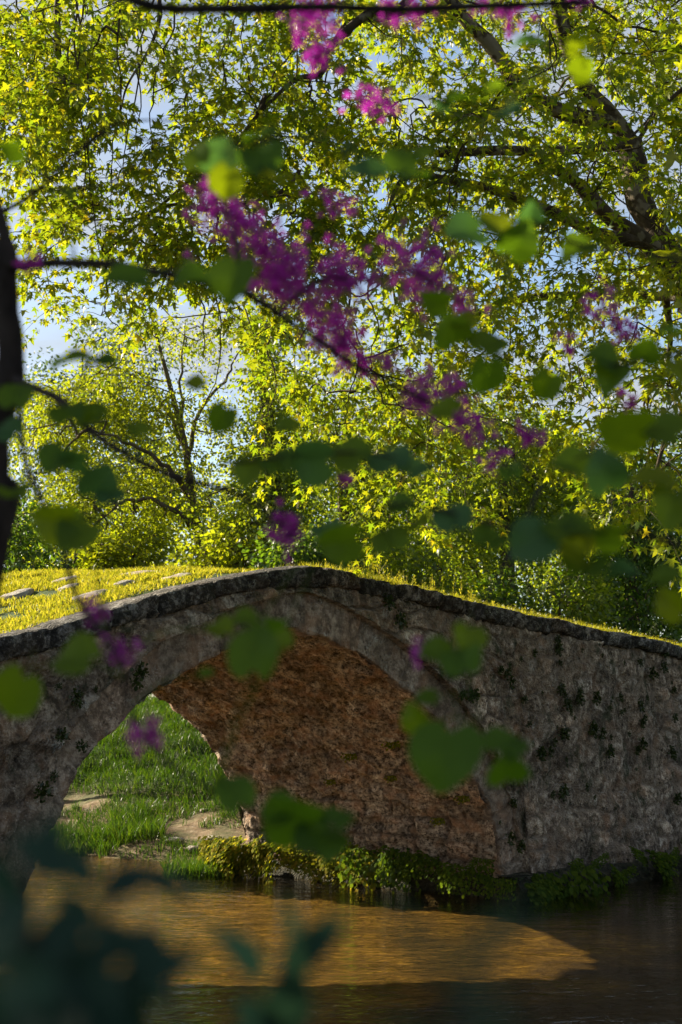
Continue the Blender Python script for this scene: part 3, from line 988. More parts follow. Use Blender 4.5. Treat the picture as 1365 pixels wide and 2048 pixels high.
for (u, v) in spots:
    s0, z0 = on_face(u, v)
    p0 = B(s0, -0.09, z0 + 0.04)
    lb = 'small dark tuft of greenery rooted in the wall right of the arch' if s0 > 0 else 'small dark tuft of greenery rooted in the wall left of the arch'
    if tuft is None:
        tuft = tag(link_mesh('wall_plant', tv, tf, M_TUFT), lb, 'plant', 'tufts on the bridge wall')
        tuft.location = p0
        tuft.rotation_euler = (0, 0, A_OUT)
    else:
        sc_ = .3 + .95 * rng.random() ** 1.6
        dup(tuft, tuple(p0), (0, rng.uniform(-1.3, 1.3), A_OUT), (sc_ * rng.uniform(.7, 1.2), sc_, sc_ * rng.uniform(.7, 1.3)), lb)
for (s_i, w0, sc_) in [(11, 0, 0)]:
    pass
vt = None
for (k, w0, sc_) in [(255, 1.2, 1.1), (268, 0.7, .8), (262, 2.2, .9), (272, 1.6, .7), (280, 0.4, .8), (275, 2.9, .7), (290, 1.0, .8)]:
    p0 = B(arch[k, 0] - 0.02, w0, arch[k, 1])
    if vt is None:
        v, f = clump(80, .15, .14, .05, M_FERN_LIT, 'vault')
        vt = tag(link_mesh('wall_plant', v, f, M_FERN_LIT), 'yellow green tuft rooted low on the brown vault', 'plant', 'tufts on the vault')
        vt.location = p0
        vt.rotation_euler = (0, 0, A_IN)
    else:
        dup(vt, tuple(p0), (0, 0, A_IN), sc_, 'yellow green tuft rooted low on the brown vault')

# ------------------------------------------------------------------ trees
def lobed_leaf():
    """a five lobed plane leaf"""
    out = []
    for a, r_ in [(-90, .12), (-34, .66), (-10, .30), (22, .98), (44, .36), (66, .62), (90, 1.18), (114, .62), (136, .36), (158, .98), (190, .30), (214, .66)]:
        out.append((r_ * math.cos(R(a)) * .72, r_ * math.sin(R(a)) * .72 + .28, -0.22 * (r_ * math.cos(R(a))) ** 2 - 0.10 * max(r_ * math.sin(R(a)), 0) ** 2))
    out.append((0, .26, .03))
    k = len(out) - 1
    tri = np.array([(i, (i + 1) % k, k) for i in range(k)])
    return np.array(out), [tri]


LOBED = lobed_leaf()
OVAL = (np.array([(0, 0, 0), (.30, .35, -.06), (.22, .75, -.08), (0, 1, -.12), (-.22, .75, -.08), (-.30, .35, -.06), (0, .5, .02)]), [np.array([(0, 1, 6), (1, 2, 6), (2, 3, 6), (3, 4, 6), (4, 5, 6), (5, 0, 6)])])
RHOMB = (np.array([(0, 0, 0), (.32, .5, -.08), (0, 1, -.05), (-.32, .5, -.08)]), [np.array([(0, 1, 2), (0, 2, 3)])])


def grow(skel, targets, tip=0.006, expo=0.42, jitter=0.12, cap=0.2):
    """join every target to the skeleton by a spanning tree -> twig tubes"""
    nS, nT = len(skel), len(targets)
    pts = np.concatenate([skel, targets])
    par = np.full(nS + nT, -1)
    d2 = ((targets[:, None] - skel[None]) ** 2).sum(2)
    best = np.sqrt(d2.min(1))
    who = d2.argmin(1)
    path = np.zeros(nS + nT)
    cost = best.copy()
    done = np.zeros(nT, bool)
    order = []
    for _ in range(nT):
        i = int(np.argmin(np.where(done, 1e9, cost)))
        done[i] = True
        par[nS + i] = who[i]
        path[nS + i] = path[who[i]] + best[i]
        order.append(i)
        dd = np.sqrt(((targets - targets[i]) ** 2).sum(1))
        c = dd + 0.25 * path[nS + i]
        better = (c < cost) & ~done
        cost = np.where(better, c, cost)
        who = np.where(better, nS + i, who)
        best = np.where(better, dd, best)
    cnt = np.ones(nS + nT)
    for i in reversed(order):
        cnt[par[nS + i]] += cnt[nS + i]
    a = pts[par[nS:]]
    b = pts[nS:]
    ln = np.linalg.norm(b - a, axis=1)
    ns = 6
    t_ = np.linspace(0, 1, ns)[None, :, None]
    PL = a[:, None] * (1 - t_) + b[:, None] * t_
    bow = rng.normal(size=(nT, 1, 3)) * (ln * jitter)[:, None, None]
    PL = PL + bow * np.sin(np.pi * t_) + rng.normal(size=PL.shape) * (ln * .02)[:, None, None] * np.sin(np.pi * t_)
    rb = tip * cnt[nS:] ** expo
    pr = par[nS:]
    ra = np.where(pr >= nS, np.minimum(tip * cnt[pr] ** expo, rb * 1.35), rb * 1.25)
    rad = np.minimum(ra[:, None] * (1 - t_[0, :, 0]) + rb[:, None] * t_[0, :, 0], cap)
    fat = cnt[nS:] > 12
    out = []
    if fat.any():
        out.append(tubes(PL[fat], rad[fat], 7))
    if (~fat).any():
        out.append(tubes(PL[~fat], rad[~fat], 4))
    return merge([(v, [f]) for v, f in out]), b - a


def sprays(targets, dirs, per, length, droop, size, tmpl, up=0.5, spread=0.35):
    """short leafy shoots, one from each target"""
    n = len(targets)
    per = int(per)
    d = dirs / (np.linalg.norm(dirs, axis=1, keepdims=True) + 1e-9)
    d = d + unit(n) * 0.7
    d[:, 2] *= 0.5
    d /= np.linalg.norm(d, axis=1, keepdims=True)
    L = length * rng.uniform(.6, 1.25, n)
    t_ = rng.random((n, per)) ** 0.8
    base = targets[:, None] + d[:, None] * (t_ * L[:, None])[..., None]
    base[..., 2] -= droop * (t_ ** 1.8) * L[:, None]
    off = unit(n * per).reshape(n, per, 3) * spread * length * 0.5
    pos = (base + off).reshape(-1, 3)
    ld = (off / (np.linalg.norm(off, axis=2, keepdims=True) + 1e-9) * 0.8 + d[:, None] * 0.5).reshape(-1, 3)
    ld[:, 2] -= 0.55
    nr_ = unit(len(pos)) * (1 - up) + np.array([0, 0, up])
    sz = rng.uniform(.65, 1.25, len(pos)) * size
    # the shoots themselves
    tt_ = np.linspace(0, 1, 5)
    PL = targets[:, None] + d[:, None] * (tt_[None] * L[:, None])[..., None]
    PL[..., 2] -= droop * (tt_[None] ** 1.8) * L[:, None]
    tw = tubes(PL, np.repeat(np.linspace(.006, .002, 5)[None], n, 0) * (size / 0.13 if size < .13 else 1), 3)
    return scatter(tmpl[0], tmpl[1], pos, rot_from(ld, nr_), sz), tw


# ---- the great plane tree: its trunk stands right of the picture, its boughs arch over the river
plane = thing('plane_tree', 'huge old plane tree with dark mottled boughs hanging over the river from the right', 'tree', (7.6, 15.8, 0.6))
limbs = []


def limb(pxs, rads, name='limb', k=9, n=26):
    """pxs: (u, v, depth); rads in metres"""
    pts = np.array([P(*q_) if len(q_) == 3 else q_[1] for q_ in pxs])
    pl = resample(pts, n)
    rd = 0.85 * np.interp(np.linspace(0, 1, n), np.linspace(0, 1, len(rads)), rads)
    nz = fbm(pl * 1.6, 2)
    pl = pl + 0.25 * rd[:, None] * np.stack([nz, fbm(pl * 1.6 + 30, 2), nz * 0], 1)
    v, f = tubes(pl[None], (rd * (1 + .25 * fbm(pl * 3, 2)))[None], k)
    link_mesh(name, v, [f], M_PLANE_BARK, plane, True)
    limbs.append((pl, rd))
    return pl


base_pt = np.array([7.6, 15.8, 0.3])
fork = P(1385, 580, 16.6)
pl = resample([base_pt, base_pt + np.array([-.3, .2, 2.0]), (base_pt * .3 + fork * .7) + np.array([.9, 0, .6]), fork], 30)
rd = np.interp(np.linspace(0, 1, 30), [0, .12, .6, 1], [.75, .52, .42, .30])
v, f = tubes(pl[None], rd[None], 14)
link_mesh('trunk', v, [f], M_PLANE_BARK, plane, True)
limbs.append((pl, rd))
limb([(1385, 580, 16.6), (1340, 545, 16.5), (1293, 487, 16.3), (1223, 437, 16.1), (1178, 390, 16.0), (1133, 350, 15.9), (1070, 322, 15.8)], [.24, .2, .14, .11, .10, .085, .06])
limb([(1385, 580, 16.6), (1320, 480, 16.9), (1278, 400, 17.1), (1268, 320, 17.2), (1235, 250, 17.2), (1175, 180, 17.1), (1135, 90, 17.0), (1118, 0, 16.9), (1110, -130, 16.8)], [.22, .20, .19, .19, .15, .125, .125, .12, .08])
limb([(1235, 250, 17.2), (1160, 232, 16.8), (1098, 212, 16.6), (1033, 168, 16.4), (983, 92, 16.3), (930, 38, 16.2), (860, -60, 16.0)], [.13, .12, .11, .105, .10, .09, .06])
limb([(1275, 285, 17.2), (1183, 293, 16.6), (1098, 302, 16.2), (1010, 300, 16.0), (940, 303, 15.9), (873, 306, 15.8), (820, 290, 15.8)], [.10, .085, .075, .07, .065, .055, .03])
limb([(1293, 487, 16.3), (1188, 466, 15.9), (1133, 436, 15.7), (1033, 396, 15.5), (963, 373, 15.4), (880, 357, 15.3), (830, 345, 15.2), (795, 375, 15.2), (778, 415, 15.2)], [.10, .09, .08, .07, .06, .055, .05, .045, .02])
limb([(1385, 590, 16.6), (1333, 592, 17.6), (1183, 590, 18.2), (1063, 595, 18.6), (993, 610, 18.8), (930, 640, 18.9), (860, 650, 19)], [.12, .075, .07, .065, .05, .035, .02])
limb([(860, -60, 16.0), (800, 16, 15.8), (745, 24, 15.6), (700, 55, 15.5), (662, 95, 15.4), (642, 148, 15.3), (600, 155, 15.2), (560, 185, 15.1), (510, 235, 15.0)], [.07, .07, .065, .06, .055, .045, .035, .03, .015])
limb([(662, 95, 15.4), (700, 40, 15.8), (760, 38, 16.2), (830, 20, 16.4), (930, 36, 16.2)][::-1], [.06, .05, .045, .04, .03])
limb([(860, -60, 16.0), (700, -150, 15.8), (480, -200, 15.6), (250, -180, 15.5), (60, -140, 15.4), (-90, -40, 15.3)], [.09, .08, .07, .06, .05, .03])
limb([(480, -200, 15.6), (330, -70, 15.2), (320, 30, 15.0), (300, 95, 14.9), (255, 170, 14.9), (240, 230, 14.9)], [.05, .035, .03, .022, .015, .008])
limb([(250, -180, 15.5), (130, -40, 15.0), (115, 80, 14.8), (125, 180, 14.8), (100, 260, 14.8)], [.05, .05, .045, .035, .015])
limb([(510, 235, 15.0), (530, 190, 15.0), (515, 230, 14.9), (430, 330, 15.3), (380, 360, 15.4), (290, 430, 15.5), (180, 440, 15.6)], [.02, .025, .025, .03, .025, .02, .01])
limb([(600, 340, 15.4), (560, 385, 15.4), (430, 420, 15.2), (340, 410, 15.2), (250, 470, 15.2), (200, 520, 15.2)], [.03, .03, .028, .022, .015, .008])
limb([(1385, 580, 16.6), (1430, 700, 15.0), (1390, 800, 14.2), (1340, 860, 13.8), (1310, 950, 13.6)], [.16, .1, .06, .03, .015])
limb([(1333, 592, 17.6), (1340, 700, 18.4), (1300, 780, 18.8), (1230, 840, 19), (1180, 900, 19.1)], [.06, .04, .03, .02, .01])
# the hanging wands
wands = []
for (u0, v0, u1, v1, y0) in [(150, -150, 170, 470, 14.7), (160, -150, 205, 540, 14.8), (175, -150, 150, 330, 14.9), (330, -150, 240, 380, 15.0), (345, -150, 300, 320, 14.9), (300, -150, 275, 300, 15.1), (500, -150, 455, 120, 15.2), (520, -150, 505, 130, 15.3), (600, -120, 545, 90, 15.4), (90, -130, 60, 200, 14.9), (130, -130, 145, 290, 15.0), (620, 160, 610, 300, 15.2), (640, 150, 638, 200, 15.2), (200, 480, 215, 660, 15.2), (330, 420, 322, 600, 15.4), (440, 420, 450, 800, 15.6), (380, 440, 400, 720, 15.6), (540, 500, 545, 830, 16.2), (735, 480, 740, 760, 16.4), (860, 640, 850, 900, 18.6), (930, 640, 925, 930, 18.8), (1020, 600, 1040, 880, 18.6), (1150, 600, 1120, 860, 18.3), (1290, 800, 1280, 960, 18.8), (700, 600, 690, 860, 17), (790, 400, 770, 560, 15.4), (250, -150, 225, 420, 15.2), (395, -150, 380, 250, 15.2), (30, -130, 20, 180, 15.0)]:
    m_ = 6
    uu = np.linspace(u0, u1, m_) + np.concatenate([[0], rng.normal(size=m_ - 1) * 12])
    vv = np.linspace(v0, v1, m_)
    wands.append(resample([P(a, b, y0) for a, b in zip(uu, vv)], 22))
wa = np.array(wands)
wa = wa + 0.012 * rng.normal(size=wa.shape)
for q_ in wa:
    v, f = tubes(q_[None], np.linspace(.016, .005, 22)[None], 5)
    link_mesh('hanging_shoot', v, [f], M_TWIG, plane, True)
DENS = ["69976553889989", "98355843786899", "96237965898988", "84376788789957", "35673678899998", "13345556766799", "02233467874589", "00111244542348", "00000123332247", "00000012221126", "00000001110015"]
tg, sizes = [], []
for r_ in range(-1, 11):
    for c_ in range(-1, 15):
        dn = int(DENS[max(r_, 0)][min(max(c_, 0), 13)])
        k = rng.poisson(dn * (1.75 if 0 <= c_ < 14 and r_ >= 0 else 0.5))
        for _ in range(k):
            u, v = (c_ + rng.random()) * 100, (r_ + rng.random()) * 100 - 30
            if c_ < 7:
                y0 = rng.normal(15.2, .9)
            else:
                y0 = rng.choice([rng.normal(14.6, .9), rng.normal(18.2, 1.1)], p=[.38, .62])
            if v > 600:
                y0 = rng.normal(18.0, 1.2)
            if u > 1230 and v > 700:
                y0 = rng.normal(13.6, .8)
            tg.append(P(u, v, max(y0, 11.5)))
tg = np.array(tg)
lp = np.concatenate([p_[r_ > .055] for p_, r_ in limbs if (r_ > .055).any()])
clear = np.array([not (((q_[0] / q_[1] - lp[:, 0] / lp[:, 1]) ** 2 + ((q_[2] - H) / q_[1] - (lp[:, 2] - H) / lp[:, 1]) ** 2 < (44 / F) ** 2) & (lp[:, 1] > q_[1] - .3)).any() for q_ in tg])
tg = tg[clear | (rng.random(len(tg)) < .75)]
hol = fbm(tg * 0.95, 2)
tg = tg[(hol > np.quantile(hol, .42)) | (rng.random(len(tg)) < .12)]
skel = np.concatenate([p_ for p_, _ in limbs] + [w_ for w_ in wands])
(gv, gf), gd = grow(skel, tg, tip=.0045, expo=.40, jitter=.16)
tag(link_mesh('twigs', gv, gf, M_TWIG, plane, True), kind='stuff')
(lv, lf), (tv_, tf_) = sprays(tg, gd, 54, .70, .5, .102, LOBED, .60, .36)
# the part of the crown above and to the right of the picture
tg2 = np.array([P(rng.uniform(1420, 2500), rng.uniform(-700, 800), rng.uniform(11.5, 20)) for _ in range(210)] + [P(rng.uniform(-200, 1500), rng.uniform(-900, -130), rng.uniform(13, 18)) for _ in range(60)])
(gv, gf), gd2 = grow(skel, tg2, tip=.006, expo=.40, jitter=.16)
tag(link_mesh('twigs', gv, gf, M_TWIG, plane, True), kind='stuff')
(lv2, lf2), _ = sprays(tg2, gd2, 34, 1.0, .4, .17, LOBED, .5, .6)
lv, lf = merge([(lv, lf), (lv2, lf2)])
tag(link_mesh('foliage', lv, lf, M_PLANE_LEAF, plane), kind='stuff')
tag(link_mesh('shoots', tv_, [tf_], M_TWIG, plane), kind='stuff')


# ---- trees behind the bridge
def tree(name, label, base, trunk_pts, rads, clumps, n, per, leaf, mat, tmpl, bark=M_BARK, group=None, length=.7, droop=.2, tip=.008, extra=(), up=.35, ivy=0, seedcap=.3, cat='tree'):
    """clumps: (centre, radii) ellipsoids filled with shoots"""
    root = thing(name, label, cat, tuple(base), group)
    tp = resample(trunk_pts, 22)
    tr_ = np.interp(np.linspace(0, 1, 22), np.linspace(0, 1, len(rads)), rads)
    v, f = tubes(tp[None], tr_[None], 8)
    link_mesh('trunk', v, [f], bark, root, True)
    sk = [tp]
    for pts_, r0, r1 in extra:
        q_ = resample(pts_, 18)
        q_ = q_ + .03 * rng.normal(size=q_.shape)
        v, f = tubes(q_[None], np.linspace(r0, r1, 18)[None], 6)
        link_mesh('limb', v, [f], bark, root, True)
        sk.append(q_)
    vol = np.array([np.prod(r_) ** (2 / 3) for _, r_ in clumps])
    n = int(n * (.62 if name == 'bush' else 1 if name == 'shade_tree' else .8))
    cnt = rng.multinomial(n, vol / vol.sum())
    tg_ = []
    for (c, r_), k in zip(clumps, cnt):
        d = unit(k) * (rng.random((k, 1)) ** (1 / 2.2))
        tg_.append(np.array(c) + d * np.array(r_))
    tg_ = np.concatenate(tg_)
    # hollows: the crown breaks into masses
    hol = fbm(tg_ * 0.55 + len(label), 3)
    tg_ = tg_[hol > np.quantile(hol, .22)]
    (gv, gf), gd = grow(np.concatenate(sk), tg_, tip=tip, expo=.42, jitter=.1, cap=seedcap)
    tag(link_mesh('branches', gv, gf, bark, root, True), kind='stuff')
    (lv, lf), _ = sprays(tg_, gd, per * (1.0 if name == 'bush' else 1.15), length, droop, leaf, tmpl, up, .75)
    if ivy:
        k = ivy
        i_ = rng.integers(0, len(tp), k)
        pp = tp[i_] + unit(k) * np.array([1, 1, .5]) * (tr_[i_] + rng.uniform(.05, .55, k))[:, None] + np.array([0, 0, 1]) * rng.uniform(-.3, .3, (k, 1))
        iv = scatter(tmpl[0], tmpl[1], pp, rot_from(unit(k) + np.array([0, 0, -.6]), unit(k)), rng.uniform(.7, 1.2, k) * leaf)
        lv, lf = merge([(lv, lf), iv])
    tag(link_mesh('foliage', lv, lf, mat, root), kind='stuff')
    return root


def cl(u, v, y, ru, rv, rd=None):
    """an ellipsoid of crown, its half sizes given in photo pixels"""
    return (P(u, v, y), (ru * y / F, (rd if rd else (ru + rv) / 2 * y / F), rv * y / F))


def foot(u, y):
    p0 = P(u, 1430, y)
    p0[2] = ground_z(np.array([p0[0]]), np.array([p0[1]]))[0] - .1
    return p0


# yellow green spreading tree on the left
y0 = 37.0
b0 = foot(420, y0)
tree('yellow_leaf_tree', 'spreading tree of fine yellow green leaves with dark bare branches, left behind the bridge', b0,
     [b0, P(405, 1120, y0), P(385, 1010, y0), P(372, 900, y0), P(345, 790, y0), P(318, 690, y0), P(295, 600, y0)], [.2, .14, .11, .09, .07, .045, .02],
     [cl(120, 830, y0, 110, 90), cl(230, 790, y0, 120, 90), cl(140, 960, y0, 110, 110), cl(300, 960, y0, 130, 110), cl(210, 1070, y0, 160, 80), cl(380, 1070, y0 + 1, 140, 80), cl(480, 1040, y0 + 1, 90, 110), cl(330, 830, y0, 90, 80), cl(260, 690, y0, 90, 50), cl(380, 680, y0, 70, 60), cl(440, 830, y0 + .5, 60, 80)],
     950, 46, .10, M_YEL_LEAF, RHOMB,
     extra=[([P(385, 1010, y0), P(340, 940, y0 - .6), P(270, 895, y0 - 1), P(180, 860, y0 - 1.2)], .09, .02),
            ([P(380, 980, y0), P(365, 850, y0), P(362, 740, y0 + .3), P(372, 640, y0 + .4)], .07, .015),
            ([P(372, 900, y0), P(320, 800, y0 + .6), P(250, 740, y0 + .8), P(190, 720, y0 + 1)], .06, .015),
            ([P(375, 925, y0), P(395, 830, y0 + .6), P(450, 760, y0 + .9), P(480, 700, y0 + 1)], .07, .02),
            ([P(395, 1060, y0), P(330, 1010, y0 - .6), P(260, 1000, y0 - .8), P(200, 1040, y0 - 1)], .09, .02)], up=.2, length=.8)
# pale far tree on the left edge
y0 = 62.0
b0 = foot(170, y0)
tree('pale_tree', 'pale blue green tree far behind on the left, under the open sky', b0, [b0, P(170, 1000, y0), P(165, 750, y0)], [.3, .25, .1],
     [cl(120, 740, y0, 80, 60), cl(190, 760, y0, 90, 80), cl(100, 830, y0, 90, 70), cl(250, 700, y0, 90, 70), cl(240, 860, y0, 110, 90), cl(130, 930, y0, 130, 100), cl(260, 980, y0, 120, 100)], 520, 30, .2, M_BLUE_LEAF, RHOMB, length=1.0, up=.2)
# ivy clad tree in the middle
y0 = 34.0
b0 = foot(560, y0)
tree('ivy_clad_tree', 'slim tree with its trunk thick with ivy, behind the crown of the bridge', b0, [b0, P(555, 1100, y0), P(540, 900, y0), P(530, 760, y0), P(525, 640, y0)], [.28, .22, .18, .13, .05],
     [cl(525, 690, y0, 45, 70), cl(540, 800, y0, 60, 80), cl(545, 930, y0, 65, 90), cl(560, 1040, y0, 80, 80), cl(480, 1080, y0, 70, 60)], 420, 30, .11, M_MID_LEAF, RHOMB, ivy=5200, up=.25)
# woods behind the right half
specs = [
    ('wood_tree', 'tall mid green tree behind the right shoulder of the crown', 690, 40, [(690, 780, 120, 90), (640, 900, 110, 100), (740, 900, 110, 100), (690, 1030, 130, 100), (640, 1100, 90, 60), (760, 1100, 100, 60)], 620, M_MID_LEAF, .14),
    ('wood_tree', 'broad mid green tree of the woods right of the tall one', 860, 42, [(850, 800, 120, 90), (810, 920, 110, 100), (920, 900, 120, 110), (860, 1040, 140, 100), (800, 1120, 90, 50), (940, 1120, 100, 70)], 660, M_MID_LEAF, .14),
    ('wood_tree', 'looser tree with a dark ivied stem above the right parapet', 1010, 36, [(1000, 880, 110, 70), (1060, 960, 100, 90), (960, 1000, 100, 90), (1040, 1080, 110, 80), (980, 1150, 90, 60)], 520, M_MID_LEAF, .13),
    ('wood_tree', 'dark full tree at the right end of the woods', 1260, 37, [(1240, 960, 110, 70), (1320, 1030, 110, 110), (1240, 1090, 110, 100), (1320, 1180, 110, 90), (1210, 1190, 90, 60), (1390, 950, 80, 110)], 620, M_DARK_LEAF, .14),
    ('wood_tree', 'thin tree of the woods between the looser one and the dark one', 1140, 45, [(1130, 900, 100, 60), (1100, 980, 90, 80), (1180, 1010, 90, 90), (1130, 1100, 110, 80), (1160, 1180, 90, 60)], 460, M_MID_LEAF, .14),
]
for (nm, lb, u0, y0, cs, n, mt, lf_) in specs:
    b0 = foot(u0, y0)
    vt_ = min(c[1] for c in cs)
    tree(nm, lb, b0, [b0, P(u0 + 6, 1150, y0), P(u0 - 4, 980, y0), P(u0 + 3, vt_ + 30, y0)], [.24, .19, .15, .05], [cl(*c[:2], y0 + rng.uniform(-1, 1), c[2], c[3]) for c in cs], n, 34, lf_, mt, RHOMB, group='trees of the woods behind the bridge', up=.25, length=.85)
# understorey bushes along the far side of the deck
bspecs = [(40, 1060, 33, 90, 90, M_DARK_LEAF, 'dark green bush at the left edge behind the grassy deck'), (150, 1110, 34, 90, 50, M_YEL_LEAF, 'low yellow bush right of the dark left edge bush'), (260, 1100, 35, 90, 50, M_YEL_LEAF, 'low yellow green bush behind the middle of the deck'), (480, 1110, 33, 100, 55, M_YEL_LEAF, 'yellow green bush just left of the crown'), (600, 1090, 31, 70, 55, M_DARK_LEAF, 'dark bush right behind the crown of the bridge'), (730, 1130, 33, 100, 60, M_MID_LEAF, 'leafy bush behind the tall grass stalks'), (880, 1160, 33, 110, 70, M_MID_LEAF, 'wide bush behind the right parapet'), (1010, 1200, 34, 70, 60, M_DARK_LEAF, 'dark ivy bush round the ivied stem'), (1120, 1210, 34, 110, 70, M_MID_LEAF, 'sunlit bush right of the dark ivy bush'), (1290, 1230, 36, 120, 80, M_DARK_LEAF, 'dark bush low at the right end of the parapet')]
for (u0, v0, y0, ru, rv, mt, lb) in bspecs:
    b0 = foot(150 if u0 == 260 else u0, y0)
    tree('bush', lb, b0, [b0, P(u0, v0 + rv, y0), P(u0, v0, y0)], [.08, .06, .02], [cl(u0, v0, y0, ru, rv), cl(u0 - ru * .3, v0 + rv * .9, y0, ru * .9, rv), cl(u0 + ru * .4, v0 + rv * 1.4, y0, ru * .9, rv)], 260, 36, .13, mt, RHOMB, group='bushes behind the bridge', up=.3, length=.6, cat='bush')
# far wood closing the view
Vp, n = [], 1
tgs = []
for i in range(1500):
    u = rng.uniform(-250, 1650)
    y0 = rng.uniform(58, 85)
    hi = 860 + 70 * math.sin(u * .011 + 1) + 60 * vnoise(np.array([[u * .012, 0, 0]]))[0] + (60 if u < 420 else 0)
    if 330 < u < 500:
        hi = 985
    v = hi + (1400 - hi) * rng.random() ** 1.1
    tgs.append(P(u, v, y0))
tgs = np.array(tgs)
(lv, lf), _ = sprays(tgs, unit(len(tgs)), 46, 1.5, .1, .30, RHOMB, .3, 1.1)
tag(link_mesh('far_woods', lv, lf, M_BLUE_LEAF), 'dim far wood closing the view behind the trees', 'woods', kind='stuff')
# unseen tree added left of the picture to shade the nearest leaves
b0 = np.array([-9.7, 8.9, 1.0])
tree('shade_tree', 'leafy tree on the near bank left of the picture', b0, [b0, b0 + [.1, 0, 3], b0 + [0, .1, 7]], [.25, .2, .1],  # added unseen tree, there only to shade the nearest leaves
     [(b0 + np.array([0, 0, 6.2]), (2.6, 2.6, 2.6)), (b0 + np.array([.4, -.6, 4.0]), (2.4, 2.4, 1.8)), (b0 + np.array([0, .5, 8.8]), (2.3, 2.3, 1.8)), (b0 + np.array([.3, .8, 10.6]), (2.0, 2.0, 1.5))], 720, 32, .17, M_DARK_LEAF, RHOMB, up=.3)

# ------------------------------------------------------------------ the redbud in the foreground
red = thing('redbud_tree', 'blossoming redbud branch with round green leaves and magenta flowers close to the camera', 'tree', (-1.35, 2.9, 1.0))


twig_pts = []


def stick(pxs, r0, r1, name='branch', n=20, k=7, pts=None):
    pl_ = resample([P(*q_) for q_ in pxs], n)
    pl_ = pl_ + r0 * .6 * np.stack([fbm(pl_ * 9, 2), fbm(pl_ * 9 + 9, 2), fbm(pl_ * 9 + 18, 2)], 1)
    v, f = tubes(pl_[None], np.linspace(r0, r1, n)[None] * (1 + .35 * fbm(pl_ * 14, 2))[None], k)
    link_mesh(name, v, [f], M_DARK_BARK, red, True)
    twig_pts.append(pl_)
    return pl_


t0 = resample([np.array([-1.35, 2.9, .95]), np.array([-.98, 2.85, 1.9]), P(-12, 1120, 2.8), P(2, 950, 2.8), P(12, 820, 2.8), P(22, 700, 2.8), P(6, 560, 2.8), P(-5, 430, 2.8), P(-60, 250, 2.8), P(-80, -100, 2.8)], 40)
rt = np.interp(np.linspace(0, 1, 40), [0, .2, .5, .75, 1], [.04, .03, .026, .018, .012]) * (1 + .9 * fbm(t0 * 14, 3))
t0 = t0 + .02 * np.stack([fbm(t0 * 5, 2), fbm(t0 * 5 + 7, 2), t0[:, 0] * 0], 1)
v, f = tubes(t0[None], rt[None], 10)
link_mesh('trunk', v, [f], M_DARK_BARK, red, True)
BR = [
    ([(5, 528, 2.8), (100, 527, 2.7), (210, 526, 2.6), (330, 548, 2.5), (480, 580, 2.5), (600, 655, 2.6), (690, 715, 2.7), (740, 745, 2.7)], .011, .005),
    ([(690, 715, 2.7), (790, 770, 2.8), (880, 815, 2.9), (960, 865, 2.9), (1030, 915, 3.0), (1085, 965, 3.0)], .005, .003),
    ([(480, 580, 2.5), (470, 470, 2.55), (440, 390, 2.6)], .005, .003),
    ([(560, 620, 2.6), (640, 560, 2.6), (720, 560, 2.7), (820, 545, 2.7), (900, 590, 2.7)], .004, .0025),
    ([(20, 760, 2.8), (110, 795, 2.6), (190, 870, 2.5), (320, 945, 2.4), (440, 975, 2.4), (520, 1015, 2.4), (590, 1080, 2.4)], .010, .003),
    ([(40, 800, 2.8), (50, 920, 2.5), (120, 1080, 2.3), (160, 1210, 2.2), (235, 1300, 2.1), (270, 1440, 2.1), (340, 1530, 2.1), (430, 1580, 2.1)], .006, .0025),
    ([(180, 728, 2.5), (160, 770, 2.5), (130, 800, 2.5)], .003, .0025),
    ([(150, -60, 2.6), (270, 2, 2.5), (350, 18, 2.5), (460, 18, 2.5), (600, 12, 2.5), (760, 16, 2.5), (900, 14, 2.5), (1180, 2, 2.6)], .0105, .008),
    ([(0, 425, 3.4), (70, 385, 3.4), (160, 300, 3.4), (240, 245, 3.4), (380, 240, 3.4)], .007, .002),
    ([(60, 380, 3.4), (210, 370, 3.4), (300, 300, 3.4)], .004, .002),
    ([(150, 310, 3.4), (220, 265, 3.4), (330, 290, 3.4)], .004, .002),
    ([(70, 330, 3.6), (200, 450, 3.6), (300, 510, 3.6)], .003, .002),
    ([(830, 190, 2.6), (920, 205, 2.6), (1010, 215, 2.6)], .003, .002),
    ([(560, 275, 2.4), (500, 285, 2.4), (430, 300, 2.4)], .003, .002),
    ([(930, 640, 2.5), (980, 700, 2.5), (1010, 720, 2.6)], .003, .002),
    ([(1180, 560, 3.2), (1230, 650, 3.2), (1270, 700, 3.2)], .003, .002),
    ([(560, -20, 2.7), (590, 60, 2.7), (640, 130, 2.7)], .003, .002),
    ([(990, 450, 2.5), (1060, 440, 2.5), (1160, 490, 2.5), (1380, 520, 2.6)][::-1], .005, .002),
    ([(1390, 700, 2.5), (1280, 720, 2.4), (1200, 735, 2.4)], .004, .002),
    ([(1390, 850, 2.3), (1260, 870, 2.3), (1150, 920, 2.3)], .004, .002),
    ([(1390, 1100, 2.2), (1250, 1060, 2.2), (1120, 1070, 2.2), (1000, 1050, 2.3), (880, 1020, 2.3), (780, 1010, 2.3), (690, 1060, 2.3)], .005, .002),
    ([(440, 930, 2.4), (560, 915, 2.4), (700, 905, 2.4), (820, 920, 2.4)], .003, .002),
    ([(1085, 965, 3.0), (1000, 1150, 2.4), (930, 1290, 2.2), (960, 1440, 2.1)], .003, .0015),
]
for pxs, r0, r1 in BR:
    stick(pxs, r0, r1)


